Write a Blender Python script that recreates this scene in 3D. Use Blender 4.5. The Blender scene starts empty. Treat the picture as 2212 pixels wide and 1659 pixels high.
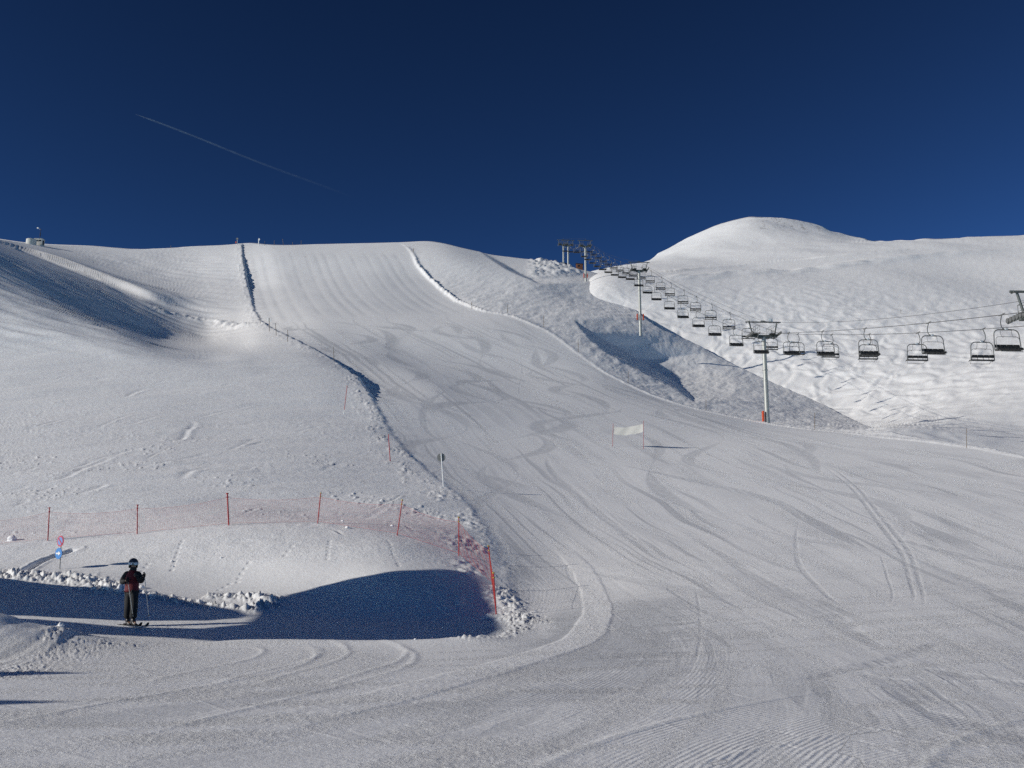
import bpy, bmesh, math, random
import numpy as np
from mathutils import Vector, Matrix

# ------------------------------------------------------------------ camera, sky, sun
S = bpy.context.scene
W0, H0, F0 = 2212.0, 1659.0, 2208.0          # photo measured on a 2212 x 1659 print
PITCH = math.radians(10.45)
EYE = 1.65
cam_d = bpy.data.cameras.new('camera')
cam = bpy.data.objects.new('camera', cam_d)
S.collection.objects.link(cam)
cam.location = (0, 0, EYE)
cam.rotation_euler = (math.pi / 2 + PITCH, 0, 0)
cam_d.sensor_width = 36.0
cam_d.lens = 36.0 * F0 / W0
cam_d.clip_start = 0.1
cam_d.clip_end = 40000
S.camera = cam

SUN_EL = math.radians(20.0)
SUN_TR = math.radians(70.0)                   # heading the light travels, from +Y towards +X
Ldir = Vector((math.cos(SUN_EL) * math.sin(SUN_TR), math.cos(SUN_EL) * math.cos(SUN_TR), -math.sin(SUN_EL)))
sun_d = bpy.data.lights.new('sun', 'SUN')
sun_d.energy = 5.0
sun_d.angle = math.radians(0.53)
sun_d.color = (1.0, 0.942, 0.845)
sun = bpy.data.objects.new('sun', sun_d)
S.collection.objects.link(sun)
sun.rotation_euler = Ldir.to_track_quat('-Z', 'Y').to_euler()

world = bpy.data.worlds.new('World')
S.world = world
world.use_nodes = True
wn = world.node_tree
wn.nodes.clear()
sky = wn.nodes.new('ShaderNodeTexSky')
sky.sky_type = 'NISHITA'
sky.sun_disc = False
sky.sun_elevation = SUN_EL
sd = -Ldir
sky.sun_rotation = math.atan2(sd.x, sd.y)
sky.altitude = 2600
sky.air_density = 0.6
sky.dust_density = 0.0
sky.ozone_density = 6.0
tint = wn.nodes.new('ShaderNodeMix'); tint.data_type = 'RGBA'; tint.blend_type = 'MULTIPLY'
tint.inputs['Factor'].default_value = 1.0; tint.inputs['B'].default_value = (1.0, 0.61, 0.315, 1)      # deep high-altitude blue
bg = wn.nodes.new('ShaderNodeBackground')
bg.inputs[1].default_value = 0.104
wo = wn.nodes.new('ShaderNodeOutputWorld')
gam = wn.nodes.new('ShaderNodeGamma'); gam.inputs[1].default_value = 1.9
wn.links.new(sky.outputs[0], gam.inputs[0]); wn.links.new(gam.outputs[0], tint.inputs['A']); wn.links.new(tint.outputs['Result'], bg.inputs[0])
wn.links.new(bg.outputs[0], wo.inputs[0])
S.view_settings.view_transform = 'Standard'
S.view_settings.look = 'None'
S.view_settings.exposure = -0.36
S.view_settings.gamma = 1.0
S.cycles.use_denoising = False
S.cycles.max_bounces = 5
S.cycles.transparent_max_bounces = 12

rng = np.random.default_rng(7)
random.seed(7)
CP, SP = math.cos(PITCH), math.sin(PITCH)
def unproj(x, y, Y):
    """print pixel + forward distance -> world point (numpy friendly)"""
    a = (x - W0 / 2) / F0; b = (H0 / 2 - y) / F0
    t = Y / (CP - b * SP)
    return a * t, Y, EYE + t * (SP + b * CP)
def proj(X, Y, Z):
    Z = Z - EYE
    d = Y * CP + Z * SP; u = -Y * SP + Z * CP
    return W0 / 2 + F0 * X / d, H0 / 2 - F0 * u / d
def pxsize(Y):
    return Y / F0

# ------------------------------------------------------------------ numeric helpers
def smooth(a, b, x):
    t = np.clip((x - a) / (b - a), 0, 1); return t * t * (3 - 2 * t)
def pchip(xk, yk, xq):
    """monotone cubic through (xk, yk); 1-D"""
    xk = np.asarray(xk, float); yk = np.asarray(yk, float)
    h = np.diff(xk); d = np.diff(yk) / h
    m = np.zeros_like(yk)
    m[1:-1] = np.where(d[:-1] * d[1:] > 0, 2 * d[:-1] * d[1:] / (d[:-1] + d[1:] + 1e-30), 0)
    m[0], m[-1] = d[0], d[-1]
    i = np.clip(np.searchsorted(xk, xq) - 1, 0, len(h) - 1)
    t = (xq - xk[i]) / h[i]
    t2 = t * t; t3 = t2 * t
    r = (2*t3-3*t2+1)*yk[i] + (t3-2*t2+t)*h[i]*m[i] + (-2*t3+3*t2)*yk[i+1] + (t3-t2)*h[i]*m[i+1]
    r = np.where(xq < xk[0], yk[0] + (xq - xk[0]) * d[0], r)
    r = np.where(xq > xk[-1], yk[-1] + (xq - xk[-1]) * d[-1], r)
    return r
def catmull(xk, yk, xq):
    """C1 cubic with finite-difference tangents (smoother than pchip); 1-D"""
    xk = np.asarray(xk, float); yk = np.asarray(yk, float)
    h = np.diff(xk); d = np.diff(yk) / h
    m = np.zeros_like(yk)
    m[1:-1] = (d[:-1] * h[1:] + d[1:] * h[:-1]) / (h[1:] + h[:-1])
    m[0], m[-1] = d[0], d[-1]
    i = np.clip(np.searchsorted(xk, xq) - 1, 0, len(h) - 1)
    t = (xq - xk[i]) / h[i]
    t2 = t * t; t3 = t2 * t
    r = (2*t3-3*t2+1)*yk[i] + (t3-2*t2+t)*h[i]*m[i] + (-2*t3+3*t2)*yk[i+1] + (t3-t2)*h[i]*m[i+1]
    r = np.where(xq < xk[0], yk[0] + (xq - xk[0]) * d[0], r)
    r = np.where(xq > xk[-1], yk[-1] + (xq - xk[-1]) * d[-1], r)
    return r

_perm = np.random.default_rng(1234).permutation(4096).astype(np.int64)
_ang = np.random.default_rng(99).uniform(0, 2 * np.pi, 4096)
_gx, _gy = np.cos(_ang), np.sin(_ang)
def gnoise(x, y, seed=0):
    """2-D gradient noise, about -1..1"""
    xi = np.floor(x).astype(np.int64); yi = np.floor(y).astype(np.int64)
    xf = x - xi; yf = y - yi
    u = xf*xf*xf*(xf*(xf*6-15)+10); v = yf*yf*yf*(yf*(yf*6-15)+10)
    def g(ix, iy, fx, fy):
        h = _perm[(_perm[(ix + seed * 131) & 4095] + iy * 7 + seed * 17) & 4095]
        return _gx[h] * fx + _gy[h] * fy
    n00 = g(xi, yi, xf, yf); n10 = g(xi+1, yi, xf-1, yf)
    n01 = g(xi, yi+1, xf, yf-1); n11 = g(xi+1, yi+1, xf-1, yf-1)
    a = n00 + u * (n10 - n00); b = n01 + u * (n11 - n01)
    return 1.5 * (a + v * (b - a))
def fbm(x, y, lam, octs, seed=0, gain=0.5):
    r = 0; a = 1.0
    for k in range(octs):
        r = r + a * gnoise(x / lam, y / lam, seed + k)
        lam *= 0.5; a *= gain
    return r
def rot(x, y, deg, sx, sy):
    c, s = math.cos(math.radians(deg)), math.sin(math.radians(deg))
    return (x * c + y * s) / sx, (-x * s + y * c) / sy

# ------------------------------------------------------------------ terrain sheets from lofted iso-distance contours
def sheet_base(contours, xs, ys):
    """contours: list of (distance, [(x,y)...]); xs (nc,), ys (nr,nc): print pixels.  Returns the forward distance."""
    K = len(contours)
    yk = np.array([catmull([p[0] for p in c], [p[1] for p in c], xs) for _, c in contours])   # K x nc
    for k in range(1, K):
        yk[k] = np.minimum(yk[k], yk[k-1] - 1.5)
    lv = np.log(np.array([d for d, _ in contours]))[:, None] * np.ones_like(yk)
    s = -yk                                              # increasing
    h = np.diff(s, axis=0); d = np.diff(lv, axis=0) / h
    m = np.zeros_like(s)
    w1 = 2 * h[1:] + h[:-1]; w2 = h[1:] + 2 * h[:-1]
    m[1:-1] = (w1 + w2) / (w1 / d[:-1] + w2 / d[1:])
    m[0] = d[0]; m[-1] = d[-1]
    q = -ys
    out = np.zeros_like(ys)
    for k in range(K - 1):
        sel = (q >= s[k]) & (q < s[k+1])
        if k == 0: sel |= q < s[0]
        if k == K - 2: sel |= q >= s[K-1]
        r, c = np.nonzero(sel)
        if len(r) == 0: continue
        hh = h[k, c]; t = (q[r, c] - s[k, c]) / hh
        t2 = t*t; t3 = t2*t
        v = (2*t3-3*t2+1)*lv[k, c] + (t3-2*t2+t)*hh*m[k, c] + (-2*t3+3*t2)*lv[k+1, c] + (t3-t2)*hh*m[k+1, c]
        lo = t < 0; v[lo] = lv[k, c][lo] + t[lo] * hh[lo] * d[k, c][lo]
        hi = t > 1; v[hi] = lv[k+1, c][hi] + (t[hi] - 1) * hh[hi] * d[k, c][hi]
        out[r, c] = v
    return np.exp(out)

class Sheet:
    def __init__(self, contours, sky, xs, ylow, nr, warp=None):
        self.contours = contours; self.warp = warp
        self.xs = xs
        self.sky = catmull([p[0] for p in sky], [p[1] for p in sky], xs)
        self.low = ylow(xs) if callable(ylow) else np.full_like(xs, ylow)
        self.nr = nr
        s = np.linspace(0, 1, nr)[:, None]
        self.px = np.ones((nr, 1)) * xs[None, :]
        self.py = self.low + (self.sky - self.low) * s
        self.Y = sheet_base(contours, xs, self.py)
        if warp: self.Y = self.Y * warp(self.px, self.py)
        self.X, _, self.Z = unproj(self.px, self.py, self.Y)
        self.dz = np.zeros_like(self.Z)
        self.att = {}
    def field(self, name):
        if name not in self.att: self.att[name] = np.zeros_like(self.Z)
        return self.att[name]
    def base_pt(self, x, y):
        """world point of the undisplaced surface under a print pixel"""
        xa = np.array([float(x)])
        Y = sheet_base(self.contours, xa, np.array([[float(y)]]))[0, 0]
        if self.warp: Y = Y * float(self.warp(float(x), float(y)))
        X, Y, Z = unproj(x, y, Y)
        return X, Y, Z
    def base_pts(self, pts):
        xa = np.array([p[0] for p in pts], float); ya = np.array([p[1] for p in pts], float)
        Y = np.array([sheet_base(self.contours, xa[i:i+1], ya[None, i:i+1])[0, 0] for i in range(len(pts))])
        if self.warp: Y = Y * self.warp(xa, ya)
        X, Y, Z = unproj(xa, ya, Y)
        return X, Y, Z
    def ground(self, x, y):
        """world point of the finished surface whose undisplaced pixel is (x, y)"""
        j = np.interp(x, self.xs, np.arange(len(self.xs)))
        j0 = min(int(j), len(self.xs) - 2); fj = j - j0
        def col(jj):
            s = np.clip((y - self.low[jj]) / (self.sky[jj] - self.low[jj]), 0, 1) * (self.nr - 1)
            i0 = min(int(s), self.nr - 2); f = s - i0
            return tuple(a[i0, jj] * (1 - f) + a[i0+1, jj] * f for a in (self.X, self.Y, self.Zf))
        a, b = col(j0), col(j0 + 1)
        return Vector([a[k] * (1 - fj) + b[k] * fj for k in range(3)])
    def finish(self): self.Zf = self.Z + self.dz
    def build(self, name, mat, back):
        X, Y, Z = self.X, self.Y, self.Zf
        bx, by, bz = [X], [Y], [Z]
        for dy, dzz in back:
            k = (Y[-1] + dy) / Y[-1]
            bx.append((X[-1] * k)[None]); by.append((Y[-1] + dy)[None]); bz.append((Z[-1] - dzz)[None])
        X = np.vstack(bx); Y = np.vstack(by); Z = np.vstack(bz)
        nr, nc = X.shape
        co = np.stack([X, Y, Z], -1).reshape(-1, 3).astype(np.float32)
        i = np.arange(nr * nc).reshape(nr, nc)
        q = np.stack([i[:-1, :-1], i[:-1, 1:], i[1:, 1:], i[1:, :-1]], -1).reshape(-1, 4)
        me = bpy.data.meshes.new(name)
        me.vertices.add(len(co)); me.vertices.foreach_set('co', co.ravel())
        me.loops.add(q.size); me.loops.foreach_set('vertex_index', q.ravel().astype(np.int32))
        me.polygons.add(len(q))
        me.polygons.foreach_set('loop_start', np.arange(0, q.size, 4, dtype=np.int32))
        me.polygons.foreach_set('use_smooth', np.ones(len(q), bool))
        for an, arr in self.att.items():
            a = me.attributes.new(an, 'FLOAT', 'POINT')
            v = np.zeros(nr * nc, np.float32); v[:arr.size] = arr.ravel()
            a.data.foreach_set('value', v)
        me.update(calc_edges=True)
        me.materials.append(mat)
        o = bpy.data.objects.new(name, me)
        S.collection.objects.link(o)
        o['kind'] = 'structure'
        return o
    # ---- stamping of marks along a polyline given in print pixels
    def stamp(self, pts, pad_m, func, resample=True):
        """func(d, t, L, slices): signed distance (m, right of travel +), arc length (m), total length"""
        X, Y, Z = self.base_pts(pts)
        if resample and len(X) > 2:
            u = np.concatenate([[0], np.cumsum(np.hypot(np.diff(X), np.diff(Y)))])
            n = max(int(u[-1] / max(1.0, u[-1] / 90)), 8)
            uq = np.linspace(0, u[-1], n)
            X = catmull(u, X, uq); Y = catmull(u, Y, uq); Z = np.interp(uq, u, Z)
        self.stamp_world(X, Y, Z, pad_m, func)
    def stamp_world(self, X, Y, Z, pad_m, func):
        PX, PY = proj(X, Y, Z)
        padpx = pad_m / pxsize(np.maximum(Y, 2.0)) * 1.15 + 6
        x0 = (PX - padpx).min(); x1 = (PX + padpx).max(); y0 = (PY - padpx).min(); y1 = (PY + padpx).max()
        c0, c1 = np.searchsorted(self.xs, [x0, x1]); c1 = min(c1 + 1, len(self.xs)); c0 = max(c0 - 1, 0)
        if c1 - c0 < 2: return
        sub = self.py[:, c0:c1]
        rr = np.nonzero(((sub >= y0) & (sub <= y1)).any(axis=1))[0]
        if len(rr) == 0: return
        r0, r1 = max(rr[0] - 1, 0), rr[-1] + 2
        GX = self.X[r0:r1, c0:c1]; GY = self.Y[r0:r1, c0:c1]
        best = np.full(GX.shape, 1e9); sd_ = np.zeros_like(GX); tt = np.zeros_like(GX)
        cx = self.xs[c0:c1]
        acc = 0.0
        L = np.hypot(np.diff(X), np.diff(Y)); tot = L.sum()
        gpy = self.py[r0:r1, c0:c1]
        for k in range(len(X) - 1):
            l = L[k]
            if l < 1e-6: continue
            pp = max(padpx[k], padpx[k+1])
            a = np.searchsorted(cx, min(PX[k], PX[k+1]) - pp); b = np.searchsorted(cx, max(PX[k], PX[k+1]) + pp)
            if b <= a: acc += l; continue
            ylo, yhi = min(PY[k], PY[k+1]) - pp, max(PY[k], PY[k+1]) + pp
            rws = np.nonzero(((gpy[:, a:b] >= ylo) & (gpy[:, a:b] <= yhi)).any(axis=1))[0]
            if len(rws) == 0: acc += l; continue
            p, q = rws[0], rws[-1] + 1
            gx = GX[p:q, a:b] - X[k]; gy = GY[p:q, a:b] - Y[k]
            tx, ty = (X[k+1]-X[k]) / l, (Y[k+1]-Y[k]) / l
            t = np.clip(gx * tx + gy * ty, 0, l)
            dx, dy = gx - t * tx, gy - t * ty
            dd = np.hypot(dx, dy)
            bb = best[p:q, a:b]; m = dd < bb
            bb[m] = dd[m]
            sgn = np.sign(gx * ty - gy * tx)
            sd_[p:q, a:b][m] = (dd * sgn)[m]
            tt[p:q, a:b][m] = (t + acc)[m]
            acc += l
        sd_[best > 1e8] = 1e6
        func(sd_, tt, tot, (slice(r0, r1), slice(c0, c1)))

# ------------------------------------------------------------------ the ski slope (near sheet)
def flat_y(Y, zs):
    """contour of the given heights (m) at forward distance Y: [(x,z)] -> [(x,y)]"""
    return [(x, proj(0.0, Y, z)[1]) for x, z in zs]
XE = [-500, 2750]
CA = [
 (4.0, flat_y(4.0, [(-500, 0), (1106, 0), (2750, 0)])),
 (7.0, flat_y(7.0, [(-500, 0), (1106, 0), (2750, 0.0)])),
 (10.0, flat_y(10.0, [(-500, 0.02), (1106, 0), (2750, 0.05)])),
 (14.0, flat_y(14.0, [(-500, 0.03), (400, 0), (1106, 0), (1700, 0.0), (2750, 0.12)])),
 (19.0, flat_y(19.0, [(-500, 0.05), (400, -0.02), (1106, 0.0), (1700, 0.08), (2212, 0.2), (2750, 0.35)])),
 (25.0, flat_y(25.0, [(-500, 0.1), (0, 0.02), (500, -0.02), (900, 0.0), (1106, 0.05), (1400, 0.16), (1700, 0.3), (2212, 0.62), (2750, 0.95)])),
 (29.0, [(-500, 1355), (0, 1361), (300, 1362), (700, 1363), (1000, 1363), (1106, 1358), (1250, 1346), (1500, 1328), (1800, 1312), (2212, 1290), (2750, 1265)]),
 (33.0, [(-500, 1312), (0, 1314), (250, 1322), (500, 1330), (700, 1337), (850, 1341), (1000, 1340), (1075, 1337), (1150, 1333), (1250, 1323), (1400, 1309), (1800, 1289), (2212, 1266), (2750, 1240)]),
 (38.0, [(-500, 1262), (0, 1268), (250, 1280), (500, 1293), (700, 1280), (850, 1266), (980, 1274), (1040, 1284), (1085, 1292), (1150, 1297), (1250, 1292), (1400, 1280), (1800, 1257), (2212, 1234), (2750, 1205)]),
 (46.5, [(-500, 1185), (0, 1174), (105, 1170), (297, 1158), (492, 1144), (690, 1145), (863, 1160), (960, 1178), (1040, 1196), (1110, 1210), (1180, 1217), (1280, 1216), (1450, 1204), (1800, 1186), (2212, 1163), (2750, 1140)]),
 (55.0, [(-500, 1100), (0, 1096), (400, 1090), (700, 1100), (900, 1114), (1010, 1128), (1100, 1141), (1200, 1149), (1350, 1149), (1550, 1143), (1800, 1132), (2212, 1110), (2750, 1090)]),
 (65.0, [(-500, 1025), (0, 1022), (400, 1022), (700, 1034), (850, 1048), (957, 1061), (1070, 1077), (1180, 1088), (1350, 1093), (1700, 1086), (2212, 1063), (2750, 1040)]),
 (80.0, [(-500, 955), (0, 955), (400, 958), (700, 970), (850, 984), (957, 999), (1070, 1015), (1200, 1026), (1400, 1030), (1650, 1026), (2212, 1008), (2750, 990)]),
 (98.0, [(-500, 878), (0, 880), (400, 888), (650, 902), (800, 919), (900, 935), (1020, 952), (1150, 966), (1350, 976), (1650, 978), (1900, 972), (2212, 962), (2750, 945)]),
 (118.0, [(-500, 770), (0, 788), (350, 808), (600, 821), (720, 831), (850, 851), (1000, 878), (1150, 901), (1300, 918), (1500, 934), (1650, 940), (1900, 940), (2212, 935), (2750, 920)]),
 (140.0, [(-500, 560), (-200, 612), (0, 652), (130, 682), (250, 714), (360, 749), (450, 764), (540, 767), (650, 772), (760, 787), (900, 814), (1100, 848), (1300, 870), (1500, 894), (1650, 914), (1800, 926), (1900, 930), (2750, 915)]),
 (165.0, [(-500, 390), (-200, 500), (0, 590), (150, 655), (270, 708), (350, 738), (440, 750), (520, 748), (560, 741), (640, 738), (760, 752), (900, 776), (1100, 802), (1300, 822), (1450, 853), (1600, 884), (1750, 909), (2750, 902)]),
 (200.0, [(-500, 340), (-200, 462), (0, 551), (150, 613), (300, 679), (400, 720), (445, 728), (500, 720), (565, 704), (650, 696), (800, 698), (950, 703), (1100, 712), (1250, 732), (1400, 766), (1520, 798), (1700, 844), (2750, 870)]),
 (240.0, [(-500, 330), (-200, 450), (0, 531), (150, 584), (300, 630), (420, 650), (500, 652), (560, 650), (650, 648), (800, 651), (950, 662), (1100, 664), (1250, 676), (1380, 696), (1500, 722), (2750, 820)]),
 (290.0, [(-500, 320), (-200, 440), (0, 517), (100, 544), (250, 582), (420, 602), (500, 601), (560, 598), (650, 597), (800, 597), (950, 606), (1060, 606), (1150, 608), (1250, 626), (1340, 640), (1450, 660), (2750, 760)]),
 (335.0, [(-500, 310), (-200, 430), (0, 504), (100, 525), (200, 540), (300, 550), (420, 555), (490, 551), (540, 546), (700, 544), (880, 545), (960, 546), (1060, 560), (1150, 572), (1210, 582), (1265, 596), (1350, 612), (2750, 720)]),
 (400.0, [(-500, 340), (-200, 420), (0, 470), (100, 500), (300, 512), (525, 518), (700, 520), (880, 520), (960, 522), (1060, 540), (1150, 550), (1210, 556), (1265, 570), (1350, 590), (2750, 700)]),
]
SKY_A = [(-500, 440), (-250, 478), (0, 516), (50, 523), (100, 527), (200, 531), (300, 538), (360, 536), (420, 532), (500, 528), (520, 526), (540, 525), (600, 529), (700, 527), (800, 525), (880, 523), (940, 522.5), (970, 527), (1000, 534), (1060, 547), (1110, 553), (1150, 558), (1190, 561), (1215, 568), (1245, 579), (1270, 585), (1290, 591), (1330, 620), (1398, 692), (1500, 740), (1600, 791), (1700, 836), (1800, 884), (1860, 912), (1900, 934), (1950, 944), (2000, 950), (2100, 963), (2212, 985), (2600, 1030), (2750, 1045)]
xsA = np.concatenate([np.arange(-500, -64, 12.0), np.arange(-62, 2276, 2.16), np.arange(2286, 2750, 14.0)])
def lee(x, y, ys, xc, wd, rec):
    """0 left of the crest line xc(y), growing to 1 at the foot of the lee face, easing back beyond"""
    c = np.interp(y, ys, xc); w = np.interp(y, ys, wd)
    t = np.clip((x - c) / np.maximum(w, 3.0), 0, 1) ** 1.25
    return t * (1 - rec * smooth(0, 150, x - c - w)) * w / max(wd)
LEE1 = ([690, 712, 735, 760, 785, 810, 835, 868], [1240, 1254, 1274, 1304, 1346, 1396, 1446, 1500], [0, 22, 55, 80, 80, 64, 40, 0])
LEE2 = ([540, 550, 565, 582, 596, 612], [1032, 1045, 1066, 1092, 1124, 1165], [0, 12, 26, 30, 26, 0])
_ey = [534, 572, 612, 652, 672, 682, 716, 760, 803, 851, 883, 914, 934, 946]; _ex = [876, 898, 935, 985, 1040, 1100, 1180, 1240, 1300, 1400, 1500, 1650, 1800, 1900]
def warpA(x, y):
    tilt = smooth(0, 330, x - np.interp(y, _ey, _ex)) * smooth(565, 660, y) * smooth(945, 870, y)
    return (1 + 0.075 * tilt) * (1 + 0.11 * lee(x, y, *LEE1, 0.5)) * (1 + 0.03 * lee(x, y, *LEE2, 0.5))
A = Sheet(CA, SKY_A, xsA, 1810.0, 860, warpA)

EDGE_L = [(524, 530), (526, 555), (532, 585), (540, 625), (550, 665), (566, 692), (590, 708), (640, 732), (690, 757), (740, 788), (780, 815), (808, 860), (840, 920), (880, 975), (925, 1015), (970, 1050), (1015, 1085), (1050, 1130), (1078, 1190), (1100, 1250), (1122, 1310), (1140, 1345)]
EDGE_R = [(876, 534), (898, 572), (935, 612), (985, 652), (1040, 672), (1100, 682), (1180, 716), (1240, 760), (1300, 803), (1400, 851), (1500, 883), (1650, 914), (1800, 934), (1900, 946), (2000, 955), (2100, 968), (2212, 991), (2600, 1042)]
FENCE = [(-60, 1178), (105, 1172), (297, 1157), (492, 1138), (688, 1137), (860, 1161), (991, 1203), (1060, 1268), (1071, 1330)]

def signed_to(sheet, pts, n=140):
    """signed horizontal distance (m) of every vertex to a polyline (right of travel +) and arc length"""
    X, Y, Z = sheet.base_pts(pts)
    u = np.concatenate([[0], np.cumsum(np.hypot(np.diff(X), np.diff(Y)))])
    uq = np.linspace(0, u[-1], n)
    X = np.interp(uq, u, X); Y = np.interp(uq, u, Y)
    best = np.full(sheet.X.shape, 1e9); sd_ = np.zeros_like(best); tt = np.zeros_like(best)
    acc = 0
    for k in range(n - 1):
        l = math.hypot(X[k+1]-X[k], Y[k+1]-Y[k]); tx, ty = (X[k+1]-X[k])/l, (Y[k+1]-Y[k])/l
        gx = sheet.X - X[k]; gy = sheet.Y - Y[k]
        t = np.clip(gx*tx + gy*ty, 0, l)
        dx = gx - t*tx; dy = gy - t*ty
        d2 = dx*dx + dy*dy
        m = d2 < best
        best[m] = d2[m]; sd_[m] = np.sign(gx*ty - gy*tx)[m]; tt[m] = (t + acc)[m]
        acc += l
    return np.sqrt(best) * sd_, tt, uq, Y
def decim(sheet, pts, n=60):
    return signed_to(sheet, pts, n)

X, Y, px, py = A.X, A.Y, A.px, A.py
dL, tL, uL, yL = signed_to(A, EDGE_L, 90)      # travelling down the left edge: the piste lies on its left -> negative
dR, tR, uR, yR = signed_to(A, EDGE_R, 90)      # travelling down the right edge: the piste lies on its right -> positive
dL = -dL                                       # now + on the piste, - on the left ground
below = smooth(1335, 1375, py)
onL = smooth(-0.3, 0.3, dL); onL = np.maximum(onL, below)
onR = smooth(-0.3, 0.3, dR)
top = smooth(534, 540, py)
piste = onL * onR
A.field('piste')[:] = piste
off = 1 - piste
leftside = (dL < 0) & (py < 1345) & (px < 1150)
near_mask = smooth(80, 30, Y)

# rough, wind-worked snow off the piste: streaks rise to the right on the near slope, fall to the right high up
def streaks(deg, seed):
    u, v = rot(X, Y, deg, 5.0, 1.3)
    u = u + 0.5 * gnoise(X / 6, Y / 6, seed + 7)
    r = 0.030 * gnoise(u, v, seed) + 0.016 * gnoise(u * 2.1, v * 2.1, seed + 1) + 0.009 * gnoise(u * 4.3, v * 4.3, seed + 2) * smooth(120, 80, Y)
    return r
hi = smooth(140, 185, Y)
hpm = smooth(-0.25, 0.45, gnoise(X / 22, Y / 26, 141))
uh, vh = rot(X, Y, -12, 12.0, 2.2); uh = uh + 0.8 * gnoise(X / 14, Y / 14, 142); vh = vh + 0.8 * gnoise(X / 11, Y / 11, 143)
rough = streaks(28, 1) * (1 - hi) + hi * (0.3 + hpm) * (0.055 * gnoise(uh, vh, 144) + 0.04 * gnoise(uh * 2.3, vh * 2.3, 145) + 0.02 * gnoise(uh * 5, vh * 5, 146))
u3, v3 = rot(X, Y, 30, 17, 4.0); u3 = u3 + 0.5 * gnoise(X / 20, Y / 20, 151)
rough += (1 - hi) * (0.11 * gnoise(u3, v3, 152) + 0.05 * gnoise(u3 * 2.2, v3 * 2.2, 153))
rough += 0.30 * gnoise(X / 30, Y / 30, 4) + 0.07 * gnoise(X / 11, Y / 9, 5)
patch = smooth(-0.05, 0.5, gnoise(X / 8, Y / 9, 8))
u2, v2 = rot(X, Y, 20, 1.5, 0.45)
rough += patch * 0.045 * np.abs(gnoise(u2, v2, 9)) * smooth(125, 75, Y)
pel = np.clip(gnoise(X / 0.33, Y / 0.33, 135) - 0.42, 0, 1) * smooth(0.15, 0.55, gnoise(X / 6, Y / 5, 136) + 0.12) * smooth(110, 70, Y) * smooth(1168, 1140, py)
rough += 0.2 * pel
leftw = (1 - smooth(-4, 1, dL)) * smooth(1330, 1200, py)
dyr = np.abs(np.gradient(Y, axis=0)); fine = smooth(3.2, 1.1, dyr)       # rows too coarse for small relief on grazing ground
A.dz += leftw * rough * (0.12 + 0.88 * fine) * (1 - 0.75 * smooth(1180, 1215, py))
# right flank: longer drifts, steeper on the lee side
rmask = (1 - onR) * smooth(0.0, -4.0, dR)
u, v = rot(X, Y, -20, 2.6, 7.5)
u = u + 0.5 * gnoise(X / 9, Y / 9, 21)
A.dz += rmask * (0.13 * gnoise(u, v, 11) + 0.075 * gnoise(u * 2.2, v * 2.2, 12) + 0.05 * gnoise(u * 5, v * 5, 13)) * smooth(520, 660, py)
A.dz += rmask * 0.5 * gnoise(X / 30, Y / 34, 14)
# gully on the left: streaky edge of the shade
gl = smooth(640, 420, px) * smooth(480, 520, py) * smooth(790, 700, py)
u, v = rot(X, Y, -13, 10, 2.4)
A.dz += gl * fine * (0.26 * gnoise(u, v, 31) + 0.08 * gnoise(u * 2.0, v * 2.0, 32))

A.dz -= 1.9 * lee(px, py, *LEE1, 0.75) + 1.3 * lee(px, py, *LEE2, 1.0)

# windrows of ploughed snow along both piste edges, the piste itself cut in lower than the ground on its left
step = np.interp(np.interp(tL, uL, yL), [33, 45, 65, 90, 110, 125, 138, 153, 175, 190, 240, 262, 280, 300, 325, 335], [0.0, 0.03, 0.06, 0.08, 0.10, 0.8, 0.95, 0.35, 0.3, 0.3, 0.4, 0.55, 1.4, 1.2, 0.9, 0.5])
wob = 0.35 * gnoise(tL / 3.1, X * 0, 41) + 0.35 * gnoise(tL / 1.1, X * 0 + 3, 42)
stepn = step * 0.45 * gnoise(tL / 2.2, X * 0, 45)
lowL = smooth(-0.45, 0.30, dL + wob) * (1 - smooth(1.0, 11.0, dL)) * smooth(1345, 1300, py)
A.dz -= step * lowL + stepn * smooth(-0.45, 0.30, dL + wob) * (1 - smooth(0.8, 3.0, dL)) * smooth(1345, 1300, py)
clodL = np.exp(-((dL + 1.3) / 1.5) ** 2) * smooth(1352, 1335, py)
def clods(x, y, lam, seed):
    a = gnoise(x / lam, y / lam, seed); b = gnoise(x / (lam * .47), y / (lam * .47), seed + 1)
    return np.clip(a - 0.05, 0, 1) ** 0.7 + 0.45 * np.clip(b - 0.05, 0, 1) ** 0.7
cl_n = clods(X, Y, 0.5, 51) * (Y < 130) + clods(X, Y, 0.9, 55) * (Y >= 130)
clodstr = np.interp(tL / max(uL[-1], 1), [0, .3, .5, .7, 1], [0.35, 0.22, 0.17, 0.12, 0.11])
A.dz += clodL * clodstr * (cl_n * smooth(-0.35, 0.35, gnoise(tL / 4.0, dL / 1.2, 57)) + 0.1)
# right edge: a low lip
hR = np.interp(np.interp(tR, uR, yR), [80, 120, 140, 165, 185, 210, 250, 300, 335], [0.08, 0.14, 0.22, 0.16, 0.12, 0.22, 0.8, 1.0, 0.3])
wr = 0.3 * gnoise(tR / 2.7, X * 0, 43) + 0.2 * gnoise(tR / 0.9, X * 0 + 5, 44)
A.dz += hR * np.exp(-((dR + 0.6 + wr) / 0.6) ** 2) * (0.6 + 0.7 * clods(X, Y, 0.7, 46))
# crumbly rubble on the crest below the top station
rub = smooth(1130, 1165, px) * smooth(1290, 1240, px) * smooth(600, 580, py)
A.dz += rub * 1.3 * clods(X, Y, 4.5, 48)

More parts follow.
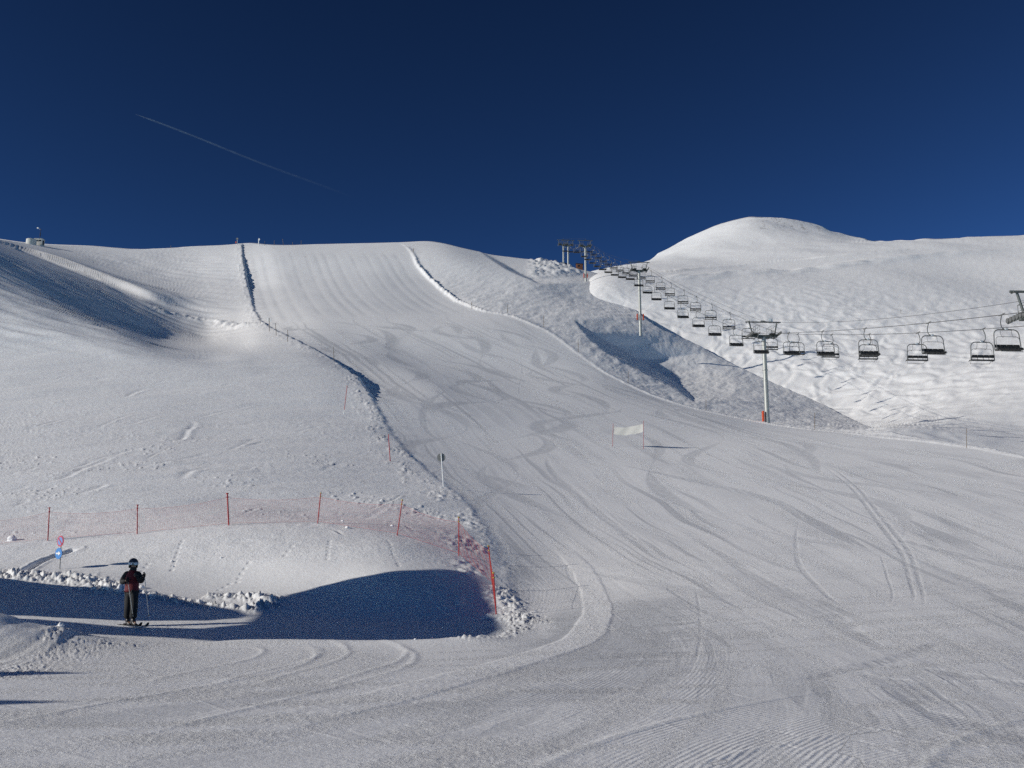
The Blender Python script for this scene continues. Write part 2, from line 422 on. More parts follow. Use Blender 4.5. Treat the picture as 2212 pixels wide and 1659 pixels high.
# ploughed track bank running down from the left skyline (bright face, shade below)
def bank(d, t, L, sl):
    w = smooth(1.0, 0.86, t / L) * smooth(0, 40, t)
    A.dz[sl] += w * (1.6 * smooth(1.3, -1.3, d) * smooth(-20, -1.3, d) - 0.5 * np.exp(-((d - 4.5) / 2.5) ** 2)) * (0.95 + 0.06 * gnoise(t / 9.0, d * 0, 61))
A.stamp([(-40, 512), (40, 535), (100, 557), (180, 588), (260, 620), (330, 648), (372, 664)], 17, bank)
def bank2(d, t, L, sl):
    A.dz[sl] += (0.5 * np.exp(-(d / 1.6) ** 2)) * (0.3 + 1.6 * clods(X[sl], Y[sl], 2.6, 63))
A.stamp([(340, 668), (400, 682), (440, 690), (480, 700), (520, 706), (570, 700)], 5, bank2)

# ------------------------------------------------------------------ piste surface
A.dz += piste * (0.05 * gnoise(X / 9, Y / 16, 71) + 0.016 * gnoise(X / 3.0, Y / 4.0, 72)) * smooth(6, 30, Y)
# foreground undulation and crusty crumbs
fg = smooth(60, 22, Y)
u, v = rot(X, Y, 20, 4.5, 1.4)
A.dz += fg * piste * (0.010 * gnoise(u, v, 73))
crumb = np.clip(gnoise(X / 0.16, Y / 0.16, 75) - 0.12, 0, 1) + 0.6 * np.clip(gnoise(X / 0.07, Y / 0.07, 76) - 0.1, 0, 1)
u, v = rot(X, Y, 10, 2.6, 0.8)
crmask = smooth(-0.15, 0.45, gnoise(u, v, 77) + 0.35 * gnoise(X / 7, Y / 7, 78))
A.dz += fg * piste * crmask * 0.011 * crumb
A.field('crumb')[:] = fg * piste * crmask

G0 = [(566, 696), (640, 738), (800, 850), (900, 985), (1010, 1085), (1130, 1210), (1230, 1300), (1285, 1370), (1180, 1430), (900, 1510), (500, 1600), (100, 1660)]
G1 = [(720, 694), (900, 800), (1030, 905), (1130, 1010), (1260, 1125), (1400, 1215), (1560, 1300), (1750, 1390), (1900, 1460), (2050, 1560), (2150, 1700), (2200, 1800)]
G2 = [(850, 690), (1050, 782), (1220, 860), (1400, 945), (1560, 1030), (1720, 1110), (1860, 1190), (2000, 1270), (2212, 1370), (2350, 1440), (2500, 1520), (2700, 1640)]
G3 = [(980, 686), (1150, 755), (1320, 830), (1500, 900), (1660, 955), (1820, 1010), (1980, 1060), (2120, 1110), (2250, 1150), (2400, 1200), (2550, 1260), (2720, 1330)]
G4 = [(1080, 682), (1230, 765), (1380, 848), (1520, 892), (1660, 920), (1800, 938), (1950, 953), (2080, 968), (2212, 995), (2400, 1020), (2550, 1040), (2720, 1062)]
GUIDE = np.array([G0, G1, G2, G3, G4], float)
def flow(w, n=12):
    """a fall-line path between the guides, w 0 (left edge) .. 4 (right edge)"""
    i = min(int(w), 3); f = w - i
    return GUIDE[i] * (1 - f) + GUIDE[i+1] * f
def flow_pts(w, t0, t1, n=14, wander=0.0, ph=0.0):
    out = []
    for t in np.linspace(t0, t1, n):
        ww = min(max(w + wander * math.sin(ph + t * 0.9), 0.03), 3.97)
        g = flow(ww); i = min(int(t), 10); f = t - i
        out.append(tuple(g[i] * (1 - f) + g[i+1] * f))
    return out
# flow coordinates over the whole run (w across, t along), gathered on a coarse raster
BW = 8.0
gw = np.zeros((180, 440)); gt = np.zeros_like(gw); gn = np.zeros_like(gw)
ww, tt_ = np.meshgrid(np.linspace(0, 4, 240), np.linspace(0, 11, 900))
iw = np.minimum(ww.astype(int), 3); fw = ww - iw; it = np.minimum(tt_.astype(int), 10); ft = tt_ - it
def gcomp(k):
    g = GUIDE[:, :, k]
    return (g[iw, it] * (1-fw) + g[iw+1, it] * fw) * (1-ft) + (g[iw, it+1] * (1-fw) + g[iw+1, it+1] * fw) * ft
bx = ((gcomp(0) + 600) / BW).astype(int); by = ((gcomp(1) - 480) / BW).astype(int)
ok = (bx >= 0) & (bx < 440) & (by >= 0) & (by < 180)
np.add.at(gw, (by[ok], bx[ok]), ww[ok]); np.add.at(gt, (by[ok], bx[ok]), tt_[ok]); np.add.at(gn, (by[ok], bx[ok]), 1)
m_ = gn > 0; gw[m_] /= gn[m_]; gt[m_] /= gn[m_]
for _ in range(70):
    if m_.all(): break
    sw = np.zeros_like(gw); st_ = np.zeros_like(gw); sn = np.zeros_like(gw)
    for dy, dx in ((0, 1), (0, -1), (1, 0), (-1, 0)):
        r = np.roll(np.roll(m_, dy, 0), dx, 1)
        sw += np.where(r, np.roll(np.roll(gw, dy, 0), dx, 1), 0); st_ += np.where(r, np.roll(np.roll(gt, dy, 0), dx, 1), 0); sn += r
    new = (~m_) & (sn > 0)
    gw[new] = sw[new] / sn[new]; gt[new] = st_[new] / sn[new]; m_ = m_ | new
for _ in range(6):
    for g_ in (gw, gt):
        g_[1:-1, 1:-1] = (g_[1:-1, 1:-1] * 2 + g_[:-2, 1:-1] + g_[2:, 1:-1] + g_[1:-1, :-2] + g_[1:-1, 2:]) / 6
qx = np.clip((px + 600) / BW - 0.5, 0, 438.99); qy = np.clip((py - 480) / BW - 0.5, 0, 178.99)
ix_ = qx.astype(int); iy_ = qy.astype(int); fx_ = qx - ix_; fy_ = qy - iy_
def bil(g): return (g[iy_, ix_] * (1-fx_) + g[iy_, ix_+1] * fx_) * (1-fy_) + (g[iy_+1, ix_] * (1-fx_) + g[iy_+1, ix_+1] * fx_) * fy_
FW, FT = bil(gw), bil(gt)
run = piste * smooth(660, 720, py)
FW2 = FW + 0.03 * gnoise(X / 9, Y / 9, 301)
st1 = gnoise(FW2 * 7, FT * 0.5, 302); st2 = gnoise(FW2 * 19, FT * 0.8, 303); st3 = gnoise(FW2 * 46, FT * 1.1, 304); st4 = gnoise(FW2 * 100, FT * 1.6, 305)
run_near = smooth(110, 40, Y)
big = smooth(-0.15, 0.45, gnoise(FW2 * 2.6, FT * 0.55, 309))
A.field('skid_shade')[:] = run * np.clip(0.30 * smooth(0.1, 0.5, st1 + 0.4 * st2) * big + 0.75 * smooth(0.24, 0.46, st2 + 0.35 * st1) * (0.35 + 0.65 * big) + 0.40 * smooth(0.3, 0.6, st3 + 0.3 * st2) * (0.3 + 0.7 * run_near) * (0.3 + 0.7 * big), 0, 0.85)  # ski-worn bands; their grazing shade is carried as a darker tone
A.dz += run * (0.005 * st2 * (1 - 0.75 * run_near) + 0.003 * st3 * (1 - 0.75 * run_near) + 0.0009 * st4 * run_near)
crf = smooth(-0.1, 0.5, st1 * 0.5 + gnoise(FW2 * 12, FT * 1.2, 306) + 0.3 * gnoise(X / 2.2, Y / 2.2, 307))
A.field('crumb')[:] = np.maximum(A.field('crumb'), run * crf * 0.8)
A.dz += run * run_near * crf * 0.010 * np.clip(gnoise(X / 0.22, Y / 0.22, 308) - 0.1, 0, 1)
skid_shade = A.field('skid_shade')
def streak(width, depth, tone):
    def f(d, t, L, sl):
        k = smooth(0, 0.12, t / L) * smooth(1, 0.85, t / L)
        br = 0.6 + 0.4 * gnoise(t / 4.0, d * 0 + width * 77, 81)
        w = np.exp(-(d / width) ** 2) * k * br
        A.dz[sl] += depth * w * piste[sl]
        skid_shade[sl] = np.maximum(skid_shade[sl], tone * w * piste[sl])
    return f
R = random.Random(11)
for i in range(120):
    w = R.uniform(0.05, 3.95); t0 = R.uniform(0.0, 9.0); t1 = min(t0 + R.uniform(1.0, 4.5), 11)
    wd = R.choice([0.10, 0.14, 0.2, 0.35, 0.6, 1.0])
    A.stamp(flow_pts(w, t0, t1, 10, R.uniform(0, .12), R.uniform(0, 6)), wd * 2.4, streak(wd, R.choice([-1, -1, 1]) * R.uniform(0.002, 0.006) * (1 + wd), R.uniform(0.15, 0.6) if wd > .3 else R.uniform(0, .4)))
# linked ski turns
def turns(w, t0, t1, amp, lam, ph, width, tone):
    P = flow_pts(w, t0, t1, 14)
    Xp, Yp, Zp = A.base_pts(P)
    u = np.concatenate([[0], np.cumsum(np.hypot(np.diff(Xp), np.diff(Yp)))])
    n = max(int(u[-1] / 0.8), 20)
    uq = np.linspace(0, u[-1], n)
    x = catmull(u, Xp, uq); y = catmull(u, Yp, uq); z = np.interp(uq, u, Zp)
    tx = np.gradient(x); ty = np.gradient(y); l = np.hypot(tx, ty); tx /= l; ty /= l
    o = amp * np.sin(2 * np.pi * uq / lam + ph + 0.8 * np.sin(uq / 31 + ph)) * (0.8 + 0.3 * np.sin(uq / 23 + 2 * ph))
    x = x + ty * o; y = y - tx * o
    def f(d, t, L, sl):
        s = np.abs(np.sin(2 * np.pi * t / (L / (u[-1] / lam)) + ph))
        wv = width * (0.12 + 0.88 * s ** 2.0)
        e = smooth(0, 0.06, t / L) * smooth(1, 0.94, t / L)
        m = smooth(wv * 1.1, wv * 0.5, np.abs(d)) * e * piste[sl] * (0.8 + 0.3 * gnoise(X[sl] / .6, Y[sl] / .6, 85))
        skid_shade[sl] = np.maximum(skid_shade[sl], tone * m * (0.25 + 0.75 * s))
        A.dz[sl] -= 0.008 * m * (0.4 + 0.6 * s) * (1 + 0.8 * np.clip(d / wv, -1, 1))
    A.stamp_world(x, y, z, width * 1.2, f)
for (w, t0, t1, amp, lam, ph, wd, tone) in [
    (0.7, -0.0, 2.4, 4.0, 22, 0.2, 1.0, 0.9), (1.2, 0.0, 2.2, 5.0, 26, 1.7, 1.1, 1.0), (1.6, 0.0, 3.0, 4.2, 21, 3.0, 0.9, 0.9),
    (2.1, 0.1, 2.6, 5.0, 24, 0.9, 1.1, 1.0), (2.5, 0.0, 2.4, 4.0, 20, 2.2, 1.0, 0.8), (2.9, 0.3, 3.1, 4.5, 27, 4.1, 0.9, 0.9),
    (3.3, 0.2, 2.5, 3.6, 23, 5.2, 0.8, 0.7), (0.4, 0.8, 3.6, 3.0, 24, 2.9, 0.8, 0.8), (1.0, 1.4, 4.4, 3.6, 30, 0.4, 0.7, 0.8),
    (1.8, 2.0, 6.0, 4.0, 34, 1.1, 0.6, 0.8), (2.4, 2.4, 7.0, 3.6, 36, 3.6, 0.6, 0.8), (3.0, 2.2, 6.5, 3.0, 33, 5.0, 0.6, 0.7), (0.5, 2.5, 6.2, 2.4, 30, 3.3, 0.5, 0.6),
    (1.4, 0.1, 2.9, 4.8, 25, 4.4, 1.0, 0.8), (2.7, 0.2, 2.0, 4.4, 22, 0.1, 1.0, 0.8)]:
    turns(w, max(t0, 0.0), t1, amp * 1.45, lam * 1.75, ph, wd * 1.25, min(tone * 0.95, 1.0))
# broad scraped marks seen on the lower run, their grazing shade put in as tone
def mark(pts, w0, w1, tone, depth=0.010, rag=0.15):
    def f(d, t, L, sl):
        k = t / L
        w = (w0 + (w1 - w0) * np.sin(np.pi * np.clip(k, 0, 1)) ** 1.5) * (1 + rag * gnoise(t / 0.9, d * 0 + 9, 83))
        m = smooth(w * 1.1, w * 0.35, np.abs(d)) * smooth(0, .15, k) * smooth(1, .82, k)
        m = m * piste[sl] * (0.62 + 0.3 * st3[sl] + 0.35 * gnoise(X[sl] / .35, Y[sl] / .35, 84))
        skid_shade[sl] = np.maximum(skid_shade[sl], tone * m); A.dz[sl] -= depth * m
    A.stamp(pts, max(w0, w1) * 1.6, f)
mark([(1330, 1000), (1480, 1035), (1600, 1062), (1680, 1085), (1722, 1108), (1724, 1140)], 0.10, 0.8, 0.9)
mark([(1722, 1130), (1720, 1180), (1725, 1215), (1760, 1260), (1830, 1320)], 0.06, 0.16, 0.7)
mark([(1560, 935), (1650, 948), (1720, 970), (1758, 995), (1770, 1030)], 0.2, 0.9, 0.9)
mark([(1180, 985), (1190, 1015), (1240, 1062), (1330, 1135), (1450, 1215)], 0.2, 0.5, 0.8)
mark([(1150, 920), (1220, 905), (1290, 895), (1340, 888), (1345, 880)], 0.1, 0.9, 0.9)
mark([(975, 840), (935, 862), (915, 895), (930, 935), (1000, 970)], 0.1, 0.6, 0.7)
mark([(1930, 1160), (2000, 1180), (2100, 1205), (2212, 1228), (2330, 1250)], 0.25, 0.45, 0.9)
mark([(1950, 1195), (2050, 1235), (2150, 1270), (2300, 1310)], 0.15, 0.4, 0.8)
mark([(1480, 1150), (1600, 1225), (1720, 1290), (1800, 1335), (1900, 1400), (1975, 1440), (1995, 1455), (1960, 1470)], 0.1, 0.5, 0.8)
mark([(1700, 1480), (1850, 1445), (1950, 1420), (2040, 1380)], 0.12, 0.35, 0.9)
mark([(1850, 1455), (1960, 1480), (1990, 1500), (1960, 1530)], 0.1, 0.45, 0.8)
mark([(1980, 1440), (2080, 1460), (2212, 1480), (2300, 1495)], 0.15, 0.3, 0.9)
mark([(1960, 1530), (2080, 1560), (2212, 1600), (2330, 1640)], 0.15, 0.35, 0.9)
mark([(1300, 830), (1400, 868), (1500, 905), (1640, 950)], 0.15, 0.7, 0.8)
for o in (0.0, 1.0):
    mark([(1770 + 14*o, 1000), (1840 + 14*o, 1055), (1885 + 16*o, 1110), (1915 + 18*o, 1150), (1950 + 18*o, 1200), (1966 + 20*o, 1255), (1972 + 22*o, 1310), (1964 + 24*o, 1335)], 0.05, 0.17, 1.0, 0.012, 0.5)
for p in ([(1120, 735), (1128, 790), (1122, 840), (1126, 880)], [(2030 - 130, 1190), (1915, 1240), (1928, 1290), (1922, 1310)], [(1500, 1250), (1512, 1330), (1508, 1410), (1480, 1475)]):
    mark(p, 0.05, 0.06, 0.8, 0.005)
# rolled stripes on the steep upper wall
WL = [(526, 536), (540, 590), (556, 650), (580, 700)]; WR = [(872, 538), (915, 590), (975, 645), (1060, 680)]
for i, w in enumerate(np.linspace(0.07, 0.95, 13)):
    w += 0.02 * math.sin(i * 5.1)
    P = [(a[0] * (1-w) + b[0] * w, a[1] * (1-w) + b[1] * w) for a, b in zip(WL, WR)]
    def f(d, t, L, sl, i=i):
        k = smooth(0.05, 0.2, t / L) * smooth(1.0, 0.9, t / L) * (0.7 + 0.5 * gnoise(t / 14, d * 0 + i, 87))
        A.dz[sl] += 0.05 * k * (smooth(1.8, 0, np.abs(d)) - 0.6 * smooth(0.9, 0, np.abs(d - 1.2)))
        skid_shade[sl] = np.maximum(skid_shade[sl], 0.35 * k * smooth(2.0, 0.2, np.abs(d - 1.2)))
    A.stamp(P, 3.2, f)

# groomer passes in front: fine combed grooves follow the pass (kept as a lateral coordinate for the material)
cc = A.field('comb'); cm = A.field('combm')
def groom(pts, half, str_, keep=0.5, ridge=True, seed=0):
    def f(d, t, L, sl):
        m = smooth(half, half * 0.93, np.abs(d)) * smooth(0, 0.06, t / L) * smooth(1, 0.9, t / L) * piste[sl]
        worn = smooth(keep - 0.25, keep + 0.25, 0.5 + 0.7 * gnoise(t / 5.0, d / 0.9, 91 + seed))
        m2 = m * worn * str_ * smooth(24, 13, Y[sl])
        n = m2 > cm[sl]
        cm[sl] = np.where(n, m2, cm[sl]); cc[sl] = np.where(n, d, cc[sl])
        if ridge:
            A.dz[sl] += 0.014 * np.exp(-((np.abs(d) - half) / 0.08) ** 2) * smooth(0, .1, t / L) * smooth(1, .9, t / L)
    A.stamp(pts, half * 1.15, f)
groom([(1130, 1165), (1230, 1225), (1320, 1285), (1385, 1350), (1400, 1410), (1330, 1470), (1180, 1530), (950, 1600)], 1.7, 0.7, 0.42, False)
groom([(2400, 1500), (2200, 1500), (2000, 1520), (1800, 1560), (1600, 1640), (1500, 1720)], 1.5, 1.0, 0.35)
groom([(2400, 1620), (2150, 1610), (1950, 1640), (1750, 1700)], 1.2, 1.0, 0.35)
for a in (0, 1):
    groom([(430 + 150 * a, 1478), (520 + 150 * a, 1452), (600 + 140 * a, 1435), (650 + 130 * a, 1418), (660 + 120 * a, 1402), (620 + 110 * a, 1393)], 0.9, 1.0, 0.25, True, 5 + a)
groom([(100, 1585), (400, 1520), (640, 1470), (760, 1440), (790, 1415), (770, 1398)], 1.0, 0.7, 0.65)
def patchmark(pts, w, tone):
    """wide scraped area with streaky edges"""
    def f(d, t, L, sl):
        k = t / L
        e = np.abs(d) / w + 0.35 * gnoise(X[sl] / 1.6, Y[sl] / 0.35, 97) + 0.25 * st3[sl]
        m = smooth(1.0, 0.45, e) * smooth(0, .25, k) * smooth(1, .75, k) * piste[sl] * (0.85 + 0.25 * gnoise(X[sl] / .3, Y[sl] / .3, 98))
        skid_shade[sl] = np.maximum(skid_shade[sl], tone * m)
    A.stamp(pts, w * 1.5, f)
patchmark([(1010, 1420), (1120, 1404), (1215, 1390), (1250, 1345), (1235, 1300)], 1.0, 1.0)
patchmark([(900, 1500), (1120, 1462), (1290, 1432), (1375, 1385), (1400, 1330), (1370, 1270)], 1.6, 1.0)
patchmark([(700, 1570), (950, 1530), (1200, 1500), (1380, 1465), (1440, 1420)], 0.9, 0.7)
patchmark([(-100, 1580), (300, 1545), (600, 1500), (800, 1470)], 0.6, 0.6)
# broad smooth lane bending round the corner, a little proud of the combed snow
def lane(d, t, L, sl):
    w_ = 0.47 + 0.05 * gnoise(t / 1.5, d * 0, 96)
    m = smooth(w_ + 0.06, w_ - 0.06, np.abs(d)) * smooth(0, .08, t / L) * smooth(1, .9, t / L)
    A.dz[sl] += 0.016 * m + 0.005 * m * gnoise(X[sl] / .14, Y[sl] / .14, 95)
    cm[sl] *= (1 - m); skid_shade[sl] *= (1 - m)
A.stamp([(1215, 1180), (1262, 1235), (1286, 1290), (1284, 1340), (1255, 1380), (1190, 1408), (1080, 1440), (950, 1475), (820, 1510), (600, 1560), (300, 1640)], 0.8, lane)
# straight scratches of ski edges in the foreground
for i in range(70):
    x0 = R.uniform(-50, 2200); y0 = R.uniform(1400, 1640)
    ln = R.uniform(30, 160); an = math.radians(R.choice([R.uniform(5, 20), R.uniform(5, 20), R.uniform(-25, -5)]))
    A.stamp([(x0, y0), (x0 + ln * .5 * math.cos(an), y0 + ln * .5 * math.sin(an)), (x0 + ln * math.cos(an), y0 + ln * math.sin(an))], 0.12, streak(R.uniform(0.02, 0.04), R.choice([-.006, .007, .007]), 0.2), False)
for i in range(26):
    P0 = [(-100, 1500 + i * 9), (300, 1470 + i * 8), (700, 1430 + i * 7.5), (1000, 1400 + i * 8.5), (1250, 1360 + i * 9)]
    P0 = [(x, y + 6 * math.sin(i * 3 + x / 300)) for x, y in P0]
    a, b = sorted((R.uniform(0, 4), R.uniform(0, 4)))
    if b - a < 0.8: b = min(a + 1.2, 4)
    q = [(np.interp(t, range(5), [p[0] for p in P0]), np.interp(t, range(5), [p[1] for p in P0])) for t in np.linspace(a, b, 7)]
    A.stamp(q, 1.0, streak(R.uniform(0.05, 0.35), R.choice([-1, 1]) * R.uniform(.003, .009), R.uniform(0, .45)))

# old tracks and slides in the open snow on the left
def scratch(width, depth):
    def f(d, t, L, sl):
        k = smooth(0, 0.2, t / L) * smooth(1, 0.75, t / L) * (0.7 + 0.6 * gnoise(t / 1.3, d * 0 + width * 31, 161))
        A.dz[sl] += depth * (np.exp(-(d / width) ** 2) - 0.6 * np.exp(-((d - 1.7 * width) / width) ** 2)) * k
    return f
for p_ in ([(320, 963), (371, 955), (402, 932), (410, 909), (391, 904)], [(156, 1014), (227, 991), (324, 967)], [(422, 901), (490, 884), (555, 870)], [(285, 1014), (390, 995), (469, 979)], [(164, 1073), (234, 1045)],
           [(60, 930), (150, 905), (250, 890)], [(270, 860), (300, 842), (330, 835)], [(520, 960), (560, 945), (640, 938)], [(30, 1060), (120, 1040), (190, 1010), (260, 985)], [(380, 1040), (430, 1015), (500, 1005)]):
    A.stamp(p_, 1.2, scratch(R.uniform(.18, .3), -R.uniform(.05, .08)))
for i in range(60):
    x0, y0 = R.uniform(-20, 800), R.uniform(800, 1120)
    if x0 > 520 + (y0 - 800) * 0.9: continue
    ln = R.uniform(20, 110); an = math.radians(-R.uniform(4, 24)); q_ = R.uniform(-.25, .25)
    A.stamp([(x0 + ln * u_ * math.cos(an), y0 + ln * (u_ * math.sin(an) + q_ * u_ * (1 - u_))) for u_ in (0, .33, .66, 1)], 0.9, scratch(R.uniform(.08, .25), R.choice([-1, -1, 1]) * R.uniform(.02, .05)))
for i in range(14):
    x0, y0 = R.uniform(560, 880), R.uniform(1085, 1150); ln = R.uniform(60, 170)
    A.stamp([(x0, y0), (x0 + ln * .5, y0 - 2 + R.uniform(-4, 6)), (x0 + ln, y0 + R.uniform(-6, 16))], 0.6, scratch(R.uniform(.07, .14), R.choice([-1, 1]) * R.uniform(.03, .05)))

# ------------------------------------------------------------------ bank below the net, road at its foot, heaps
bankm = smooth(1205, 1225, py) * smooth(1350, 1335, py) * smooth(1110, 1075, px)
A.dz += bankm * 0.05 * gnoise(X / 3, Y / 3, 101)
def clodband(h, w, seed, lam=0.30):
    def f(d, t, L, sl):
        m = np.exp(-(d / w) ** 2) * smooth(0, .03, t / L) * smooth(1, .97, t / L) * (0.75 + 0.5 * gnoise(t / 2.2, d * 0, seed))
        A.dz[sl] += h * m * (0.2 + 0.9 * clods(X[sl], Y[sl], lam, seed + 1) + 0.5 * clods(X[sl], Y[sl], lam * 0.45, seed + 5))
    return f
A.stamp([(-80, 1238), (0, 1244), (60, 1248), (130, 1250), (200, 1262), (260, 1283)], 2.2, clodband(0.34, 0.75, 111))
A.stamp([(230, 1276), (320, 1290), (420, 1305), (500, 1314), (545, 1318), (575, 1308)], 2.0, clodband(0.26, 0.6, 113))
A.stamp([(440, 1290), (520, 1292), (570, 1296), (585, 1302)], 1.6, clodband(0.28, 0.5, 115))
A.stamp([(1095, 1330), (1110, 1345), (1120, 1360), (1070, 1380), (980, 1391)], 1.2, clodband(0.10, 0.4, 117, 0.3))
A.stamp([(1085, 1270), (1105, 1310), (1128, 1340), (1150, 1350)], 1.6, clodband(0.16, 0.6, 119, 0.3))
# footprints and rolled pellets on the bank
def dots(pts, spacing, r, dep):
    def f(d, t, L, sl):
        m = smooth(r, r * .5, np.abs(d)) * smooth(0.2, 0.55, np.sin(2 * np.pi * t / spacing)) 
        A.dz[sl] -= 0.45 * dep * m
    A.stamp(pts, r * 1.6, f)
for p in ([(500, 1258), (470, 1277), (440, 1300)], [(540, 1212), (520, 1240), (512, 1262)], [(838, 1172), (848, 1195), (862, 1225)], [(395, 1170), (382, 1200), (370, 1235)], [(632, 1180), (612, 1205)], [(712, 1170), (706, 1215)], [(322, 1216), (300, 1242)]):
    dots(p, 0.45, 0.10, 0.06)
def trench(d, t, L, sl):
    m = smooth(0.22, 0.12, np.abs(d)) * smooth(0, .05, t / L) * smooth(1, .95, t / L)
    A.dz[sl] += -0.15 * m + 0.03 * np.exp(-((np.abs(d) - 0.3) / 0.1) ** 2) * (1 + gnoise(t / .4, d * 0, 127))
A.stamp([(165, 1190), (140, 1198), (105, 1208), (75, 1222), (55, 1236)], 0.9, trench)
# snow heap at the left edge in front of the road
hp = A.base_pt(-70, 1398)
r2 = ((X - hp[0]) / 2.3) ** 2 + ((Y - hp[1]) / 2.2) ** 2
A.dz += 0.72 * np.exp(-r2) * (1 + 0.12 * gnoise(X / 0.8, Y / 0.8, 121))
A.stamp([(-60, 1470), (60, 1446), (150, 1418), (230, 1402), (300, 1398)], 1.6, clodband(0.035, 0.7, 123, 0.11))
A.stamp([(100, 1408), (140, 1392), (170, 1384), (200, 1386)], 0.7, clodband(0.07, 0.2, 125, 0.14))
A.att['piste'][:] = np.maximum(A.att['piste'], bankm * 0.9)
for i in range(9):
    P = [(-60, 1470 - i * 9), (40, 1440 - i * 7), (130, 1404 - i * 3), (190, 1380 - i * 1.0)]
    A.stamp(P, 0.4, streak(0.07, R.choice([-.02, -.02, .02]), 0.0))
# shallow dip of the road behind the near lip
def lip(d, t, L, sl):
    k = smooth(0, .2, t / L) * smooth(1, .8, t / L)
    A.dz[sl] += k * 0.10 * np.exp(-(d / 0.7) ** 2)
A.stamp([(380, 1392), (550, 1392), (750, 1393), (900, 1392), (1020, 1388), (1090, 1378)], 2.0, lip)
A.finish()

# ------------------------------------------------------------------ mogul hill and the summit behind (far sheet)
# the far hill starts right behind the ridge crest
skyx = A.xs; crestY = np.maximum.accumulate(A.Y[-1][::-1])[::-1]
def crest_x(d):
    m = (skyx > 1285) & (skyx < 2260)
    return float(np.interp(-d, -crestY[m] * 1.01, skyx[m]))
def hill_c(d, yr, yrr):
    xc = crest_x(d); yc = float(np.interp(xc, A.xs, A.sky))
    pts = [(1150, yc + (xc - 1150) * 0.12 + 2), (xc - 60, yc + 8), (xc, yc)]
    for x in (1400, 1500, 1600, 1750, 1900, 2050):
        if x > xc + 60:
            f = (x - xc) / (2212 - xc); pts.append((x, yc + (yr - yc) * f))
    if xc < 2150: pts.append((2212, yr))
    return (float(d), pts + [(2750, yrr)])
CB = [
 (70.0, [(1150, 1800), (1900, 1250), (2212, 1110), (2750, 1060)]),
 hill_c(120, 950, 880), hill_c(140, 912, 830), hill_c(165, 856, 765), hill_c(200, 790, 700), hill_c(240, 728, 640), hill_c(285, 672, 590),
 (335.0, [(1150, 700), (1290, 594), (1400, 598), (1600, 606), (1900, 612), (2212, 622), (2750, 545)]),
 (400.0, [(1150, 670), (1290, 589), (1400, 583), (1600, 578), (1900, 574), (2212, 570), (2750, 505)]),
 (500.0, [(1150, 640), (1290, 585), (1400, 568), (1500, 555), (1650, 540), (1800, 530), (1900, 527), (2212, 522), (2750, 468)]),
 (640.0, [(1150, 600), (1290, 579), (1400, 557), (1470, 529), (1560, 491), (1620, 477), (1700, 480), (1770, 494), (1830, 509), (1900, 514), (2212, 499), (2750, 445)]),
 (760.0, [(1150, 590), (1290, 565), (1400, 543), (1470, 513), (1560, 474), (1620, 459), (1700, 463), (1770, 480), (1830, 494), (1900, 498), (2212, 482), (2750, 432)]),
]
SKY_B = [(1150, 606), (1250, 594), (1290, 584), (1350, 573), (1400, 562), (1430, 545), (1470, 522), (1515, 499), (1560, 482), (1590, 474), (1620, 469), (1660, 470), (1700, 472), (1740, 478), (1770, 487), (1790, 497), (1820, 505), (1855, 513), (1890, 521), (1920, 520), (1960, 518), (2010, 515), (2060, 514), (2100, 511), (2150, 510), (2212, 506), (2600, 468), (2750, 452)]
xsB = np.concatenate([np.arange(1160, 1276, 6.0), np.arange(1278, 2276, 2.16), np.arange(2284, 2750, 14.0)])
ridge = lambda x: catmull([p[0] for p in SKY_A], [p[1] for p in SKY_A], x) + 70 + 0.10 * np.maximum(x - 1800, 0)
B = Sheet(CB, SKY_B, xsB, ridge, 260)
X2, Y2 = B.X, B.Y
low = smooth(560, 800, B.py) * smooth(2300, 1900, B.px + (B.py - 950) * 0.9)
u, v = rot(X2, Y2, -20, 3.4, 4.6)
u = u + 0.6 * gnoise(X2 / 8, Y2 / 8, 201); v = v + 0.6 * gnoise(X2 / 8 + 9, Y2 / 8, 202)
mog = gnoise(u, v, 203) + 0.45 * gnoise(u * 2.1, v * 2.1, 204)
B.dz += (0.04 + 0.24 * low) * mog * np.clip(Y2 / 190, 0.7, 1.4)
u, v = rot(X2, Y2, 60, 9, 2.5)
B.dz += 0.03 * gnoise(u, v, 205) + 0.01 * gnoise(u * 2.3, v * 2.3, 206)
B.dz += 0.9 * gnoise(X2 / 40, Y2 / 50, 207)
def shelf(d, t, L, sl):
    k = smooth(0, .1, t / L) * smooth(1, .8, t / L)
    B.dz[sl] += k * 1.5 * np.exp(-(d / 6.0) ** 2) * (0.8 + 0.5 * gnoise(t / 12, d / 4, 209))
B.stamp([(1425, 606), (1500, 598), (1600, 592), (1700, 587), (1800, 578), (1900, 566), (2000, 553), (2212, 535)], 14, shelf)
def shelf2(d, t, L, sl):
    B.dz[sl] += 0.8 * np.exp(-(d / 4.0) ** 2) * (0.5 + 0.8 * np.abs(gnoise(t / 16, d / 5, 211)))
B.stamp([(1450, 588), (1550, 577), (1650, 566), (1800, 556), (1950, 540)], 9, shelf2)
far = smooth(380, 520, Y2)
B.dz += far * (0.7 * gnoise(X2 / 26, Y2 / 46, 213) + 0.18 * gnoise(X2 / 9, Y2 / 18, 214))
rk = B.field('rock')
rk[:] = 0.7 * smooth(0.35, 0.6, gnoise(X2 / 2.4, Y2 / 8.0, 215)) * smooth(1600, 1660, B.px) * smooth(1800, 1760, B.px) * smooth(512, 488, B.py)
B.finish()
